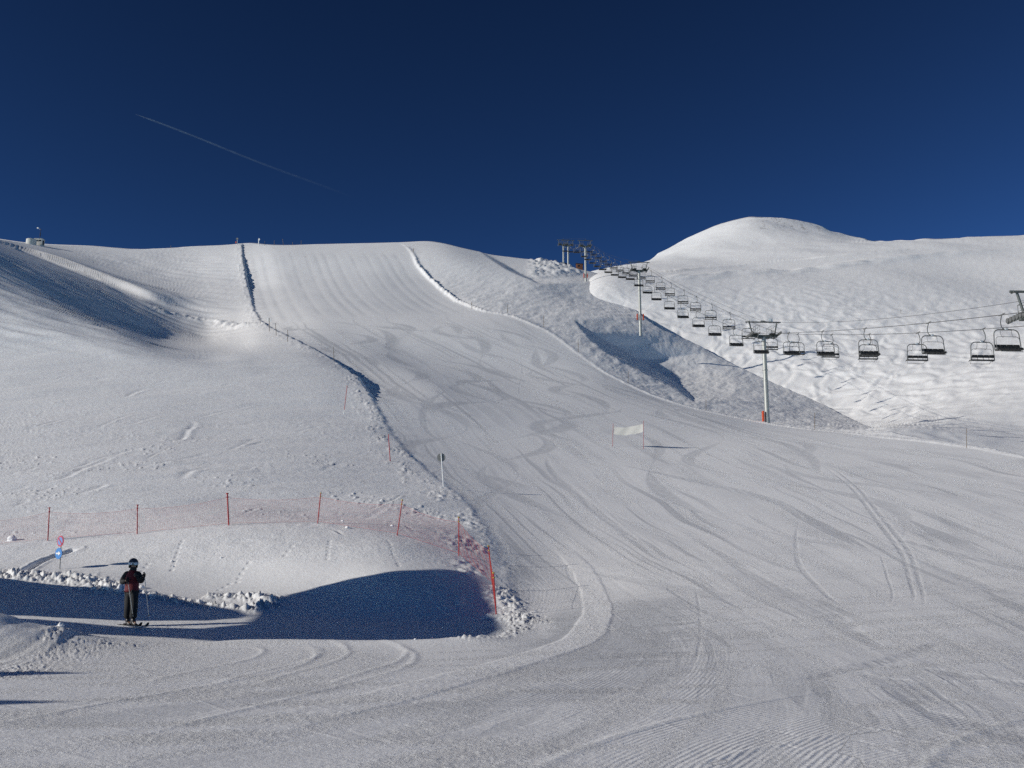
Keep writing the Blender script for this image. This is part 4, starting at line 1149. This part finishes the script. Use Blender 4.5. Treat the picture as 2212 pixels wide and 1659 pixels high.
mb.add(vs, [(0, 1, 5, 6), (2, 3, 4), (1, 2, 4, 5), (7, 13, 12, 8), (9, 11, 10), (8, 12, 11, 9)] + [(k, (k+1) % n, n + (k+1) % n, n + k) for k in range(n)])
mb.build('arrow', M_white, d2)

# round sign seen from behind on the edge of the run
b = A.ground(958, 1053); T = at(953, 979, b.y); e = T - b
sp = empty('round_sign', b, 0, 'round grey sign on a pale pole, seen from behind at the edge of the run', 'sign')
mb = MB(); mb.tube([-e * .1, e * 1.0], 0.032, 12); mb.build('pole', M_white, sp)
c = at(953, 988, b.y) - b + Vector((0, 0.05, 0))
mb = MB(); mb.disc(c, (0.05, 1, 0), 9.3 * b.y / F0, 0.02, 36); dd = mb.build('sign_disc', M_gray, sp)
mb = MB()
for dz in (-0.08, 0.08): mb.box(c + Vector((0, -0.02, dz)), (0.36, 0.02, 0.04))
mb.build('bracket', M_gray, dd)

# banner between two slim poles
bl = A.ground(1323, 964); br = A.ground(1390, 970)
bn = empty('course_banner', (bl + br) / 2, 0, 'white cloth banner slung between two slim red poles on the open run', 'banner')
o0 = (bl + br) / 2
tl, tr = at(1324.5, 915, bl.y), at(1390, 909, br.y)
for a_, b_ in ((bl, tl), (br, tr)):
    mb = MB(); mb.tube([a_ - o0 - Vector((0, 0, .2)), b_ - o0], 0.018, 8); mb.build('pole', M_red, bn)
ca, cb = at(1326, 921, bl.y), at(1325.5, 937.5, bl.y); cc_, cd = at(1389, 915, br.y), at(1389, 933, br.y)
mb = MB(); vs = []; fs = []; nu, nv = 18, 6
for k in (0, 1):
    for i in range(nu + 1):
        u = i / nu
        for j in range(nv + 1):
            w = j / nv
            p = ca.lerp(cc_, u).lerp(cb.lerp(cd, u), w) - o0
            p.z -= 0.22 * 4 * u * (1 - u) * (1 if u < .5 else .75)
            p.y += 0.12 * math.sin(u * math.pi) + 0.03 * math.sin(u * 14 + w * 3) + k * 0.006
            vs.append(p)
q = (nu + 1) * (nv + 1)
for k in (0, 1):
    for i in range(nu):
        for j in range(nv):
            a0 = k * q + i * (nv + 1) + j; fs.append((a0, a0 + 1, a0 + nv + 2, a0 + nv + 1))
mb.add(vs, fs); mb.build('cloth', M_cloth, bn)

P = lambda b, t, r, m, lab, g='slim marker poles along the run': slim_pole('marker_pole', b, t, r, m, lab, 'pole', g)
# red / white slim poles left of the run
b = A.ground(743, 891); T = at(750, 833, b.y); e = T - b
o = empty('marker_pole', b, 0, 'red marker pole leaning right with a white foot, on the left slope', 'pole', 'slim marker poles along the run')
mb = MB(); mb.tube([e * 0.13, e], 0.03, 10); mb.build('pole', M_red, o)
mb = MB(); mb.tube([-e * 0.1, e * 0.13], 0.032, 10); mb.build('white_foot', M_white, o)
P((843, 997), (839, 938), 0.032, M_red, 'red marker pole leaning left among the snow clods by the run')
for b_, t_, lab in [((721.7, 781), (720, 749.4), 'thin brown pole on the left edge beside the jagged blue shadow'),
                    ((621, 738.5), (621.5, 712), 'thin pole on the left edge below the two-plate marker, lower of two'),
                    ((596.6, 726), (595, 698), 'thin pole on the left edge where the flat shelf begins'),
                    ((562, 701), (561.5, 680.5), 'thin pole at the foot of the upper left edge'),
                    ((1019, 667), (1019, 652), 'thin pole on the right edge at the foot of the steep wall'),
                    ((1096.5, 678.5), (1096.5, 657.6), 'thin pole right of the run, second down from the steep wall'),
                    ((1174.5, 704.4), (1174.5, 681), 'thin pole right of the run, third down from the steep wall'),
                    ((1249, 762), (1249, 734), 'thin pole right of the run at the left tip of the shaded hollow'),
                    ((1357, 829), (1357, 803), 'thin pole right of the run below the shaded hollow'),
                    ((1525, 886), (1525, 863), 'thin pole right of the run, left of the nearest lift tower'),
                    ((1760, 930), (1760, 892), 'thin pole just right of the nearest lift tower'),
                    ((2088, 968), (2088, 925), 'thin pole on the far right edge of the run'),
                    ((893, 546), (893, 536.5), 'tiny pole at the top right corner of the steep wall')]:
    P(b_, t_, 0.028 * max(A.ground(*b_).y / 110, 0.9), M_wood, lab)
for b_, t_, lab in [((572, 529.5), (571.9, 520.8), 'skyline stick nearest the white post'), ((592.4, 530), (592.4, 519.2), 'second skyline stick right of the white post'),
                    ((612.2, 530), (610.3, 516), 'tallest skyline stick, leaning left'), ((632.2, 529.5), (632.2, 522.8), 'shortest of the sticks on the skyline'),
                    ((650.6, 529), (650.6, 519.4), 'rightmost skyline stick above the steep wall'), ((369, 537), (368.8, 530), 'lone small stick on the left skyline')]:
    P(b_, t_, 0.07, M_wood, lab, 'thin sticks on the skyline')
P((516.5, 586), (516, 568), 0.09, M_white, 'short white post left of the top of the run', 'posts at the top of the run')
b = A.ground(559, 530); T = at(559, 515.4, b.y); e = T - b
o = empty('white_post', b, 0, 'thick white post with a round head on the skyline', 'post', 'posts at the top of the run')
mb = MB(); mb.tube([-e * .2, e], 0.16, 12); mb.build('pole', M_white, o)
mb = MB(); mb.disc(e + Vector((0.16, -0.1, -0.35)), (0, 1, 0), 0.36, 0.12, 20); mb.build('head', M_white, o)
b = A.ground(512.7, 529); T = at(512.7, 514.3, b.y); e = T - b
o = empty('skyline_sign', b, 0, 'small round sign on a grey pole at the top left of the run', 'sign', 'posts at the top of the run')
mb = MB(); mb.tube([-e * .2, e], 0.09, 10); mb.build('pole', M_galv, o)
mb = MB(); mb.disc(e + Vector((0, -0.12, -0.3)), (0, 1, 0), 0.42, 0.05, 20); mb.build('sign_disc', M_gray, o)
b = A.ground(509.5, 528)
o = empty('orange_box', b, 0, 'small orange box on a stake beside the skyline sign', 'box')
mb = MB(); mb.box((0, 0, 0.85), (0.42, 0.3, 0.6), None, 0.05); mb.build('box', M_orange, o)
mb = MB(); mb.tube([(0, 0, -0.5), (0, 0, 0.6)], 0.05, 8); mb.build('stake', M_wood, o)
# two-plate marker where the upper wall meets the shelf
b = A.ground(581.6, 716); T = at(582, 687, b.y); e = T - b
o = empty('marker_sign', b, 0, 'slim pole with two small white plates at the left end of the shelf', 'sign')
mb = MB(); mb.tube([-e * .1, e], 0.05, 8); mb.build('pole', M_wood, o)
for s in (-1, 1):
    mb = MB(); mb.box(e * 0.86 + Vector((s * 0.22, -0.05, 0)), (0.28, 0.04, 0.62), None, 0.01); mb.build('plate', M_white, o)
P2 = B.ground(1946, 676)
mb = MB(); mb.tube([(0, 0, -.3), (0, 0, 1.2)], 0.05, 8)
tag(mb.build('marker_pole', M_wood, None, True, P2), 'tiny lone pole out on the open mogul hill', 'pole', 'slim marker poles along the run')

# ------------------------------------------------------------------ small buildings
b = A.ground(73, 528); k = b.y / F0
hut = empty('weather_hut', b, 0, 'small pale hut with a dark window band on the left skyline', 'hut')
w = 17.5 * k; h = 13.5 * k
mb = MB(); mb.box((w * .5 + 0.1, 0.9, h * .5 - 0.4), (w, 1.8, h + 0.8), None, 0.03); mb.build('wall', M_conc, hut)
mb = MB(); mb.box((w * .5 + 0.1, 0.9, h + 0.05), (w * 1.08, 2.1, 0.12), None, 0.02); mb.build('roof', M_conc, hut)
for x in (0.30, 0.70):
    mb = MB(); mb.box((w * x + 0.1, -0.015, h * 0.68), (w * 0.34, 0.04, h * 0.26)); mb.build('window', M_glass, hut)
mb = MB(); mb.box((w + 0.13, 0.8, h * .4), (0.05, 0.8, h * .8)); mb.build('door', M_dark, hut)
b = A.ground(62, 527)
tank = empty('water_tank', b, 0, 'squat round white tank beside the skyline hut', 'tank')
r = 11 * b.y / F0
mb = MB(); mb.tube([(0, r, -1.0), (0, r, 13.2 * b.y / F0)], r, 40); mb.build('body', M_conc, tank)
mb = MB(); mb.tube([(0, r, 13.2 * b.y / F0), (0, r, 13.9 * b.y / F0), (0, r, 14.6 * b.y / F0)], [r * 1.02, r * 0.98, r * 0.4], 40); mb.build('lid', M_conc, tank)
b = A.ground(78, 528) + Vector((0, 2.2, 0)); k = b.y / F0
ms = empty('weather_mast', b, 0, 'thin dark weather mast rising behind the skyline hut', 'mast')
mb = MB(); mb.tube([(0, 0, -.5), (0, 0, 43 * k)], 0.06, 8); mb.tube([(0.0, 0, 24 * k), (0.0, 0, 33 * k)], 0.14, 8); mb.tube([(-0.35, 0, 39 * k), (0.35, 0, 39 * k)], 0.05, 6); mb.build('pole', M_dark, ms)
mb = MB(); mb.tube([(-0.05, 0, 40 * k), (-0.9, 0, 43.5 * k)], 0.03, 6); mb.box((-0.95, 0, 43.8 * k), (0.62, 0.06, 0.42), Matrix.Rotation(0.3, 3, 'Y'), 0.02); mb.build('vane', M_white, ms)

b = A.ground(1252, 578); k = b.y / F0
cb_ = empty('lift_cabin', b, 0, 'brown boarded cabin on the crest beside the third lift tower', 'cabin')
mb = MB(); mb.box((0, 1.0, 5.8 * k), (15 * k, 2.0, 14 * k), None, 0.03); mb.build('wall', M_brown, cb_)
mb = MB(); mb.box((0, 1.0, 13.2 * k), (17 * k, 2.4, 0.14), Matrix.Rotation(0.06, 3, 'Y')); mb.build('roof', M_dark, cb_)
mb = MB(); mb.box((-0.3, -0.02, 8 * k), (4.5 * k, 0.05, 4 * k)); mb.build('window', M_glass, cb_)
b = A.ground(1213, 569) + Vector((0, 6, 0)); k = b.y / F0
st = empty('return_station', b, 0, 'dark lift terminal half hidden behind the snow crest left of the last tower', 'lift station')
mb = MB(); mb.box((0, 1, 1.2 * k), (22 * k, 2.4, 9 * k), None, 0.1); mb.build('wall', M_dark, st)
mb = MB(); mb.box((1.2, 1, 8.5 * k), (12 * k, 2.0, 3.5 * k), Matrix.Rotation(-0.35, 3, 'Y'), 0.1); mb.build('roof', M_brown, st)
mb = MB(); mb.disc((0.8, 1, 13 * k), (0, 0, 1), 1.6, 0.2, 24); mb.tube([(0.8, 1, 4 * k), (0.8, 1, 13 * k)], 0.2, 8); mb.build('bull_wheel', M_mach, st)

# loose blocks of snow
def block_mesh(seed):
    bm = bmesh.new(); bmesh.ops.create_icosphere(bm, subdivisions=3, radius=1)
    rr = np.random.default_rng(seed); off = rr.uniform(0, 50, 2)
    co = np.array([v.co[:] for v in bm.verts])
    n1 = gnoise(co[:, 0] * 1.3 + off[0], co[:, 1] * 1.3 + co[:, 2] * 1.7, seed); n2 = gnoise(co[:, 0] * 3 + off[1], co[:, 1] * 3 - co[:, 2] * 2.6, seed + 1)
    for v, a_, b_ in zip(bm.verts, n1, n2):
        v.co = v.co * (1 + 0.28 * a_ + 0.12 * b_); v.co.z = max(v.co.z * 0.8, -0.35)
    me = bpy.data.meshes.new('snow_block'); bm.to_mesh(me); bm.free()
    me.materials.append(M_snow); return me
bms = [block_mesh(s_) for s_ in (3, 8, 15)]
for i, (x, y, px_, lab) in enumerate([(26, 1169, 9, 'largest snow block, upright at the left end of the net'), (750, 1146, 4.5, 'snow block under the middle of the net'), (847, 1144, 4, 'snow block left of the fifth net post'),
      (371, 1213, 2.8, 'small snow lump high on the bank under the second post'), (374, 1224, 2.8, 'small snow lump just below another under the second post'), (478, 1206, 2.4, 'tiny snow lump beside the thick red post'),
      (897, 1392, 3.0, 'small snow ball on the rim of the shadowed road'), (740, 1130, 3, 'small snow block behind the net right of the fourth post'), (306, 1270, 6, 'crumbled snow lump above the skier'), (128, 1394, 7, 'upright snow lump on the heap left of the skier')]):
    g = A.ground(x, y); o = bpy.data.objects.new('snow_block', bms[i % 3]); S.collection.objects.link(o)
    sc = px_ * g.y / F0
    o.location = g + Vector((0, 0, sc * 0.25)); o.scale = (sc, sc * 0.9, sc * (1.3 if i in (0, 9) else 0.9)); o.rotation_euler = (0, 0, i * 1.7)
    for p_ in o.data.polygons: p_.use_smooth = True
    tag(o, lab, 'snow block', 'loose blocks of snow')

# ------------------------------------------------------------------ vapour trail
m, nt, pb = new_mat('ice_trail')
tc = nt.nodes.new('ShaderNodeTexCoord'); sx = nt.nodes.new('ShaderNodeSeparateXYZ'); nt.links.new(tc.outputs['Object'], sx.inputs[0])
mr = nt.nodes.new('ShaderNodeMapRange'); nt.links.new(sx.outputs[0], mr.inputs['Value'])
mr.inputs['From Min'].default_value = 0; mr.inputs['From Max'].default_value = 2150; mr.inputs['To Min'].default_value = 0.22; mr.inputs['To Max'].default_value = 0.0
nz = nt.nodes.new('ShaderNodeTexNoise'); nz.inputs['Scale'].default_value = 0.012; nt.links.new(tc.outputs['Object'], nz.inputs['Vector'])
ml = nt.nodes.new('ShaderNodeMath'); ml.operation = 'MULTIPLY'; nt.links.new(mr.outputs[0], ml.inputs[0]); nt.links.new(nz.outputs['Fac'], ml.inputs[1])
lw = nt.nodes.new('ShaderNodeMath'); lw.operation = 'MULTIPLY'; nt.links.new(ml.outputs[0], lw.inputs[0]); lw.inputs[1].default_value = 1.3
pb.inputs['Base Color'].default_value = (0.85, 0.88, 0.92, 1); pb.inputs['Roughness'].default_value = 1.0; pb.inputs['Specular IOR Level'].default_value = 0.0
nt.links.new(lw.outputs[0], pb.inputs['Alpha'])
p0, p1 = at(293, 247, 9000), at(800, 442, 9600)
d = (p1 - p0); L = d.length
mb = MB(); mb.tube([(L * t_, 0, 6 * math.sin(t_ * 9)) for t_ in np.linspace(0, 1, 40)], [2 + 6 * min(1, t_ * 14) + 3 * t_ for t_ in np.linspace(0, 1, 40)], 10)
ct = mb.build('vapour_trail', m); ct.location = p0
ct.rotation_euler = d.to_track_quat('X', 'Z').to_euler()
tag(ct, 'thin fading white vapour trail slanting down across the blue sky', 'vapour trail')
ct.visible_shadow = True
# ------------------------------------------------------------------ unseen cut-out walls added beyond the left edge to cast the road shadow
WX = -23.0
def to_wall(pts):
    """shadow outline on the ground -> outline in the wall's own plane, going up towards the sun"""
    out = []
    for x, y in pts:
        X_, Y_, Z_ = A.base_pt(x, y)
        k = (X_ - WX) / Ldir.x
        out.append((Y_ - Ldir.y * k, Z_ - Ldir.z * k))
    return out
main = to_wall([(80, 1336), (270, 1354), (450, 1358), (552, 1349), (566, 1328), (592, 1306), (640, 1284), (700, 1266), (765, 1251), (830, 1242), (930, 1236), (1000, 1237), (1040, 1245), (1058, 1262), (1068, 1295), (1074, 1330), (1090, 1360), (1050, 1381), (980, 1387), (880, 1391), (700, 1391), (500, 1386), (300, 1373), (190, 1368), (130, 1388), (80, 1408), (0, 1420), (-160, 1428), (-160, 1330)])
rear_outline = to_wall([(-160, 1236), (0, 1251), (100, 1262), (250, 1277), (400, 1299), (520, 1320), (538, 1329), (520, 1335), (450, 1341), (270, 1339), (80, 1329), (-160, 1329)])
def wall(name, outline, th, mat, parent):
    bm = bmesh.new()
    vs = [bm.verts.new((0, y, z)) for y, z in outline]
    f = bm.faces.new(vs)
    r = bmesh.ops.extrude_face_region(bm, geom=[f])
    for v in r['geom']:
        if isinstance(v, bmesh.types.BMVert): v.co.x -= th
    bmesh.ops.triangulate(bm, faces=bm.faces[:]); bmesh.ops.recalc_face_normals(bm, faces=bm.faces[:])
    me = bpy.data.meshes.new(name); bm.to_mesh(me); bm.free(); me.materials.append(mat)
    o = bpy.data.objects.new(name, me); S.collection.objects.link(o); o.parent = parent; return o
bs = empty('shadow_caster', (WX, 0, 0), 0, 'unseen cut-out walls added outside the left edge to cast the road shadow', 'shadow caster')
wall('caster_main', main, 0.25, M_brown, bs)
wall('caster_rear', rear_outline, 0.25, M_conc, bs)
for q_ in ([(-160, 1462), (0, 1463), (120, 1457), (200, 1455), (120, 1452), (0, 1455), (-160, 1456)], [(-160, 1522), (0, 1523), (80, 1519), (150, 1517), (80, 1513), (0, 1512), (-160, 1511)]):
    wall('caster_strip', to_wall(q_), 0.2, M_dark, bs)  # floating strips added only to cast the thin foreground shadows
print('main', [(round(a, 1), round(b, 1)) for a, b in main]); print('rear_outline', [(round(a, 1), round(b, 1)) for a, b in rear_outline])

# ------------------------------------------------------------------ the skier
g = A.ground(279, 1353)
sk = empty('person', g, 0, 'skier in a dark red jacket, black trousers and pale helmet, gliding on the shaded road', 'person')
M_skin = paint('skin', (0.42, 0.25, 0.18), 0.6)
M_jack = paint('jacket_red', (0.12, 0.007, 0.012), 0.75, 0, 0.1, 18, 0.25)  # jacket and trouser colours darkened in place of the shade on the skier
M_sleeve = paint('jacket_black', (0.010, 0.009, 0.010), 0.75, 0, 0.15, 18, 0.25)
M_trou = paint('trousers_black', (0.007, 0.007, 0.008), 0.8, 0, 0.15, 18, 0.25)
M_helm = paint('helmet_shell', (0.05, 0.055, 0.07), 0.35)
M_gogg = paint('goggle_strap', (0.62, 0.66, 0.70), 0.4)
M_boot = paint('boot_plastic', (0.03, 0.022, 0.018), 0.4)
def skinned(name, verts, edges, radii, mat, parent, sub=2, root=0):
    me = bpy.data.meshes.new(name); me.from_pydata(verts, edges, [])
    o = bpy.data.objects.new(name, me); S.collection.objects.link(o); o.parent = parent
    m_ = o.modifiers.new('skin', 'SKIN'); m_.use_smooth_shade = True; m_.branch_smoothing = 0.4
    sv = me.skin_vertices[0].data
    for i, r_ in enumerate(radii):
        sv[i].radius = r_ if isinstance(r_, tuple) else (r_, r_)
        sv[i].use_root = (i == root)
    ms_ = o.modifiers.new('sub', 'SUBSURF'); ms_.levels = sub; ms_.render_levels = sub
    me.materials.append(mat)
    return o
# joints in metres, x to the right of the picture, y away, z up; he faces right and towards the viewer
J = dict(pel=(0.0, 0.02, 0.98), wst=(-0.01, 0.03, 1.14), chs=(-0.02, 0.04, 1.38), nck=(-0.01, 0.03, 1.58), hd0=(0.0, 0.0, 1.68), hd1=(0.01, -0.01, 1.80),
         shl=(-0.20, 0.10, 1.50), ell=(-0.31, 0.04, 1.24), hal=(-0.08, -0.20, 1.30), shr=(0.17, -0.05, 1.50), elr=(0.30, -0.10, 1.24), har=(0.40, -0.24, 1.45),
         hpl=(-0.09, 0.07, 0.93), knl=(-0.07, -0.01, 0.53), anl=(-0.10, 0.10, 0.14), tol=(0.03, -0.03, 0.07), hpr=(0.09, -0.03, 0.93), knr=(0.15, -0.12, 0.53), anr=(0.11, -0.04, 0.14), tor=(0.25, -0.17, 0.07))
order = list(J); ix = {k_: i for i, k_ in enumerate(order)}
E = [('pel', 'wst'), ('wst', 'chs'), ('chs', 'nck'), ('nck', 'hd0'), ('hd0', 'hd1'), ('chs', 'shl'), ('shl', 'ell'), ('ell', 'hal'), ('chs', 'shr'), ('shr', 'elr'), ('elr', 'har'),
     ('pel', 'hpl'), ('hpl', 'knl'), ('knl', 'anl'), ('anl', 'tol'), ('pel', 'hpr'), ('hpr', 'knr'), ('knr', 'anr'), ('anr', 'tor')]
RB = dict(pel=0.12, wst=0.115, chs=0.13, nck=0.055, hd0=0.085, hd1=0.085, shl=0.06, ell=0.042, hal=0.032, shr=0.06, elr=0.042, har=0.032, hpl=0.085, knl=0.055, anl=0.042, tol=0.035, hpr=0.085, knr=0.055, anr=0.042, tor=0.035)
skinned('body', [J[k_] for k_ in order], [(ix[a], ix[b_]) for a, b_ in E], [RB[k_] for k_ in order], M_skin, sk)
# jacket trunk, sleeves, trousers
def chain(name, names, radii, mat, parent=sk, extra=None, edges=None, sub=2):
    vs = [J[n_] if isinstance(n_, str) else n_ for n_ in names]
    ed = edges or [(i, i + 1) for i in range(len(vs) - 1)]
    return skinned(name, vs, ed, radii, mat, parent, sub)
jk = chain('jacket', [(0.0, 0.02, 0.93), (0.0, 0.02, 1.04), 'wst', (-0.015, 0.04, 1.30), (-0.015, 0.035, 1.46), (-0.01, 0.03, 1.57), (0.0, 0.01, 1.63)], [(0.225, 0.19), (0.22, 0.185), (0.205, 0.17), (0.225, 0.18), (0.205, 0.15), (0.11, 0.105), (0.09, 0.09)], M_jack)
for s_, n_ in (('l', 'sleeve'), ('r', 'sleeve')):
    a, b_, c_ = Vector(J['sh' + s_]), Vector(J['el' + s_]), Vector(J['ha' + s_])
    chain(n_, [tuple(Vector(J['chs']).lerp(a, 0.55)), tuple(a), tuple(a.lerp(b_, .5)), tuple(b_), tuple(b_.lerp(c_, .5)), tuple(b_.lerp(c_, .9))], [0.11, 0.11, 0.10, 0.09, 0.078, 0.062], M_sleeve)
chain('trousers', [(0, 0.02, 0.97), 'hpl', tuple(Vector(J['hpl']).lerp(Vector(J['knl']), .5)), 'knl', tuple(Vector(J['knl']).lerp(Vector(J['anl']), .55)), (-0.10, 0.09, 0.22),
                   'hpr', tuple(Vector(J['hpr']).lerp(Vector(J['knr']), .5)), 'knr', tuple(Vector(J['knr']).lerp(Vector(J['anr']), .55)), (0.11, -0.05, 0.22)],
      [(0.13, 0.12), 0.125, 0.125, 0.108, 0.11, 0.12, 0.125, 0.125, 0.108, 0.11, 0.12], M_trou, sk, None, [(0, 1), (1, 2), (2, 3), (3, 4), (4, 5), (0, 6), (6, 7), (7, 8), (8, 9), (9, 10)])
# head: helmet, goggles, collar, nose
F = Vector((0.66, -0.75, 0)).normalized(); RT = Vector((0, 0, 1)).cross(F).normalized()
hc = Vector((0.005, -0.005, 1.785))
def ball(c, r3, name, mat, zc=None, parent=sk):
    bm = bmesh.new(); bmesh.ops.create_uvsphere(bm, u_segments=24, v_segments=16, radius=1)
    if zc is not None:
        bmesh.ops.bisect_plane(bm, geom=bm.verts[:] + bm.edges[:] + bm.faces[:], plane_co=(0, 0, zc), plane_no=(0, 0, -1), clear_outer=True)
    Mx = Matrix((RT, F, Vector((0, 0, 1)))).transposed()
    for v in bm.verts: v.co = Vector(c) + Mx @ Vector((v.co.x * r3[0], v.co.y * r3[1], v.co.z * r3[2]))
    me = bpy.data.meshes.new(name); bm.to_mesh(me); bm.free(); me.materials.append(mat)
    for p_ in me.polygons: p_.use_smooth = True
    o = bpy.data.objects.new(name, me); S.collection.objects.link(o); o.parent = parent; return o
hm = ball(hc, (0.135, 0.155, 0.145), 'helmet', M_helm, -0.28)
for s_ in (-1, 1): ball(hc + RT * (s_ * 0.105) + Vector((0, 0, -0.085)), (0.028, 0.05, 0.06), 'ear_pad', M_sleeve, None, hm)
mb = MB()
ring = [hc + RT * (0.141 * math.cos(w)) + F * (0.161 * math.sin(w)) + Vector((0, 0, -0.015)) for w in np.linspace(0, 2 * math.pi, 25)]
vs = [p_ + Vector((0, 0, dz)) for p_ in ring for dz in (-0.035, 0.03)]
mb.add(vs, [(2*i, 2*i+2, 2*i+3, 2*i+1) for i in range(24)]); mb.build('goggle_strap', M_gogg, sk)
mb = MB()
lens = [hc + RT * (0.09 * math.cos(w) * 1.0) + F * (0.158 - 0.02 * abs(math.cos(w)) ** 2) + Vector((0, 0, -0.03 + 0.042 * math.sin(w))) for w in np.linspace(0, 2 * math.pi, 24, endpoint=False)]
back = [p_ - F * 0.05 for p_ in lens]
mb.add(lens + back, [tuple(range(24))] + [(i, (i+1) % 24, 24 + (i+1) % 24, 24 + i) for i in range(24)]); mb.build('goggle_lens', M_glass, sk)
mb = MB(); mb.tube([hc + F * 0.10 + Vector((0, 0, -0.05)), hc + F * 0.135 + Vector((0, 0, -0.085)), hc + F * 0.105 + Vector((0, 0, -0.095))], [0.012, 0.018, 0.01], 8); mb.build('nose', M_skin, sk)
mb = MB(); mb.tube([hc + F * .02 + Vector((0, 0, -0.20)), hc + F * 0.03 + Vector((0, 0, -0.11))], [0.095, 0.085], 16); mb.build('collar', M_sleeve, sk)
# gloves closed round the pole grips
def glove(w, side):
    w = Vector(w)
    o = skinned('glove', [tuple(w + Vector((0, 0, -0.03))), tuple(w), tuple(w + F * 0.05 + Vector((0, 0, 0.01)))], [(0, 1), (1, 2)], [0.045, 0.048, 0.042], M_sleeve, sk, 2)
    for q in range(4):
        z = 0.035 - 0.024 * q; l = (0.92, 1.0, 0.95, 0.8)[q]
        b0 = w + F * 0.065 + Vector((0, 0, z)) + RT * (side * 0.03)
        f_ = skinned('finger', [tuple(b0), tuple(b0 + F * 0.035 * l - RT * (side * 0.012)), tuple(b0 + F * 0.045 * l - RT * (side * 0.045 * l)), tuple(b0 + F * 0.022 - RT * (side * 0.06 * l))], [(0, 1), (1, 2), (2, 3)], [0.0125, 0.012, 0.011, 0.010], M_sleeve, o, 1)
    b0 = w + F * 0.03 + Vector((0, 0, 0.05)) - RT * (side * 0.02)
    skinned('thumb', [tuple(b0), tuple(b0 + F * 0.035 + Vector((0, 0, 0.018))), tuple(b0 + F * 0.06 + Vector((0, 0, 0.0)))], [(0, 1), (1, 2)], [0.014, 0.013, 0.011], M_sleeve, o, 1)
    return w + F * 0.07
gl = glove(J['hal'], -1); gr = glove(J['har'], 1)
# boots
for s_ in ('l', 'r'):
    a, t_ = Vector(J['an' + s_]), Vector(J['to' + s_])
    d_ = (t_ - a); d_.z = 0; d_.normalize()
    chain('boot', [tuple(a + Vector((0, 0, 0.14)) + d_ * 0.02), tuple(a + Vector((0, 0, -0.02))), tuple(a - d_ * 0.05 + Vector((0, 0, -0.075))), tuple(a + d_ * 0.12 + Vector((0, 0, -0.07))), tuple(a + d_ * 0.20 + Vector((0, 0, -0.08)))],
          [0.088, 0.075, 0.06, 0.055, 0.042], M_boot, sk, None, [(0, 1), (1, 2), (1, 3), (3, 4)])
# poles and skis lie in his hands / under his boots: things of their own
def ski_pole(h, tip, lab):
    h = Vector(h); tip = Vector(tip); d_ = (tip - h).normalized()
    o = empty('ski_pole', g + h, 0, lab, 'ski pole', 'ski poles of the skier')
    mb = MB(); mb.tube([(0, 0, 0), tuple(tip - h)], [0.009, 0.006], 8); mb.build('shaft', M_galv, o)
    mb = MB(); mb.tube([tuple(-d_ * 0.08), tuple(d_ * 0.07)], 0.017, 8); mb.tube([tuple(-d_ * 0.09), tuple(-d_ * 0.075)], 0.022, 8); mb.build('grip', M_sleeve, o)
    mb = MB(); c_ = tip - h - d_ * 0.07; mb.tube([tuple(c_), tuple(c_ + d_ * 0.02)], [0.012, 0.05], 12); mb.build('basket', M_boot, o)
    mb = MB(); mb.tube(spline([tuple(-d_ * .07), (0.02, -0.02, -0.06), (-0.03, -0.02, -0.16), (-0.02, 0, -0.05), tuple(-d_ * .05)], 4), 0.006, 6); mb.build('strap', M_sleeve, o)
ski_pole(gr, (0.66, -0.30, 0.27), 'ski pole held out in the raised hand at the right')
ski_pole(gl, (0.22, -0.35, 0.30), 'ski pole held across the body in front of the leg')
for s_, lab in (('l', 'dark ski under the rear boot of the skier'), ('r', 'dark ski under the front boot of the skier')):
    a, t_ = Vector(J['an' + s_]), Vector(J['to' + s_]); d_ = (t_ - a); d_.z = 0; d_.normalize(); n_ = Vector((-d_.y, d_.x, 0))
    c_ = Vector((a.x, a.y, 0)) + d_ * 0.08
    mb = MB(); rows = []
    for u in np.linspace(-1, 1, 25):
        w_ = 0.040 + 0.012 * u * u if abs(u) < .93 else 0.028
        z = 0.030 + (0.10 * max(0, (u - 0.80) / 0.2) ** 1.6 if u > .80 else 0)
        rows.append((c_ + d_ * (u * 0.82), w_, z))
    vs = []; fs = []
    for p_, w_, z in rows:
        for sgn, dz in ((-1, 0), (1, 0), (1, 0.014), (-1, 0.014)): vs.append(p_ + n_ * (sgn * w_) + Vector((0, 0, z + dz)))
    for i in range(len(rows) - 1):
        for e_ in range(4): fs.append((i*4 + e_, i*4 + (e_+1) % 4, i*4 + 4 + (e_+1) % 4, i*4 + 4 + e_))
    fs += [(0, 1, 2, 3), tuple(len(vs) - 4 + q for q in range(4))]
    mb.add(vs, fs)
    o = empty('ski', g, 0, lab, 'ski', 'skis of the skier'); mb.build('blade', M_boot, o)
    mb = MB(); q = Vector((a.x, a.y, 0))
    for kx in (-0.14, 0.2): mb.box(q + d_ * kx + Vector((0, 0, 0.06)), (0.07, 0.09, 0.04), Matrix.Rotation(math.atan2(d_.y, d_.x), 3, 'Z'), 0.01)
    mb.build('binding', M_sleeve, o)
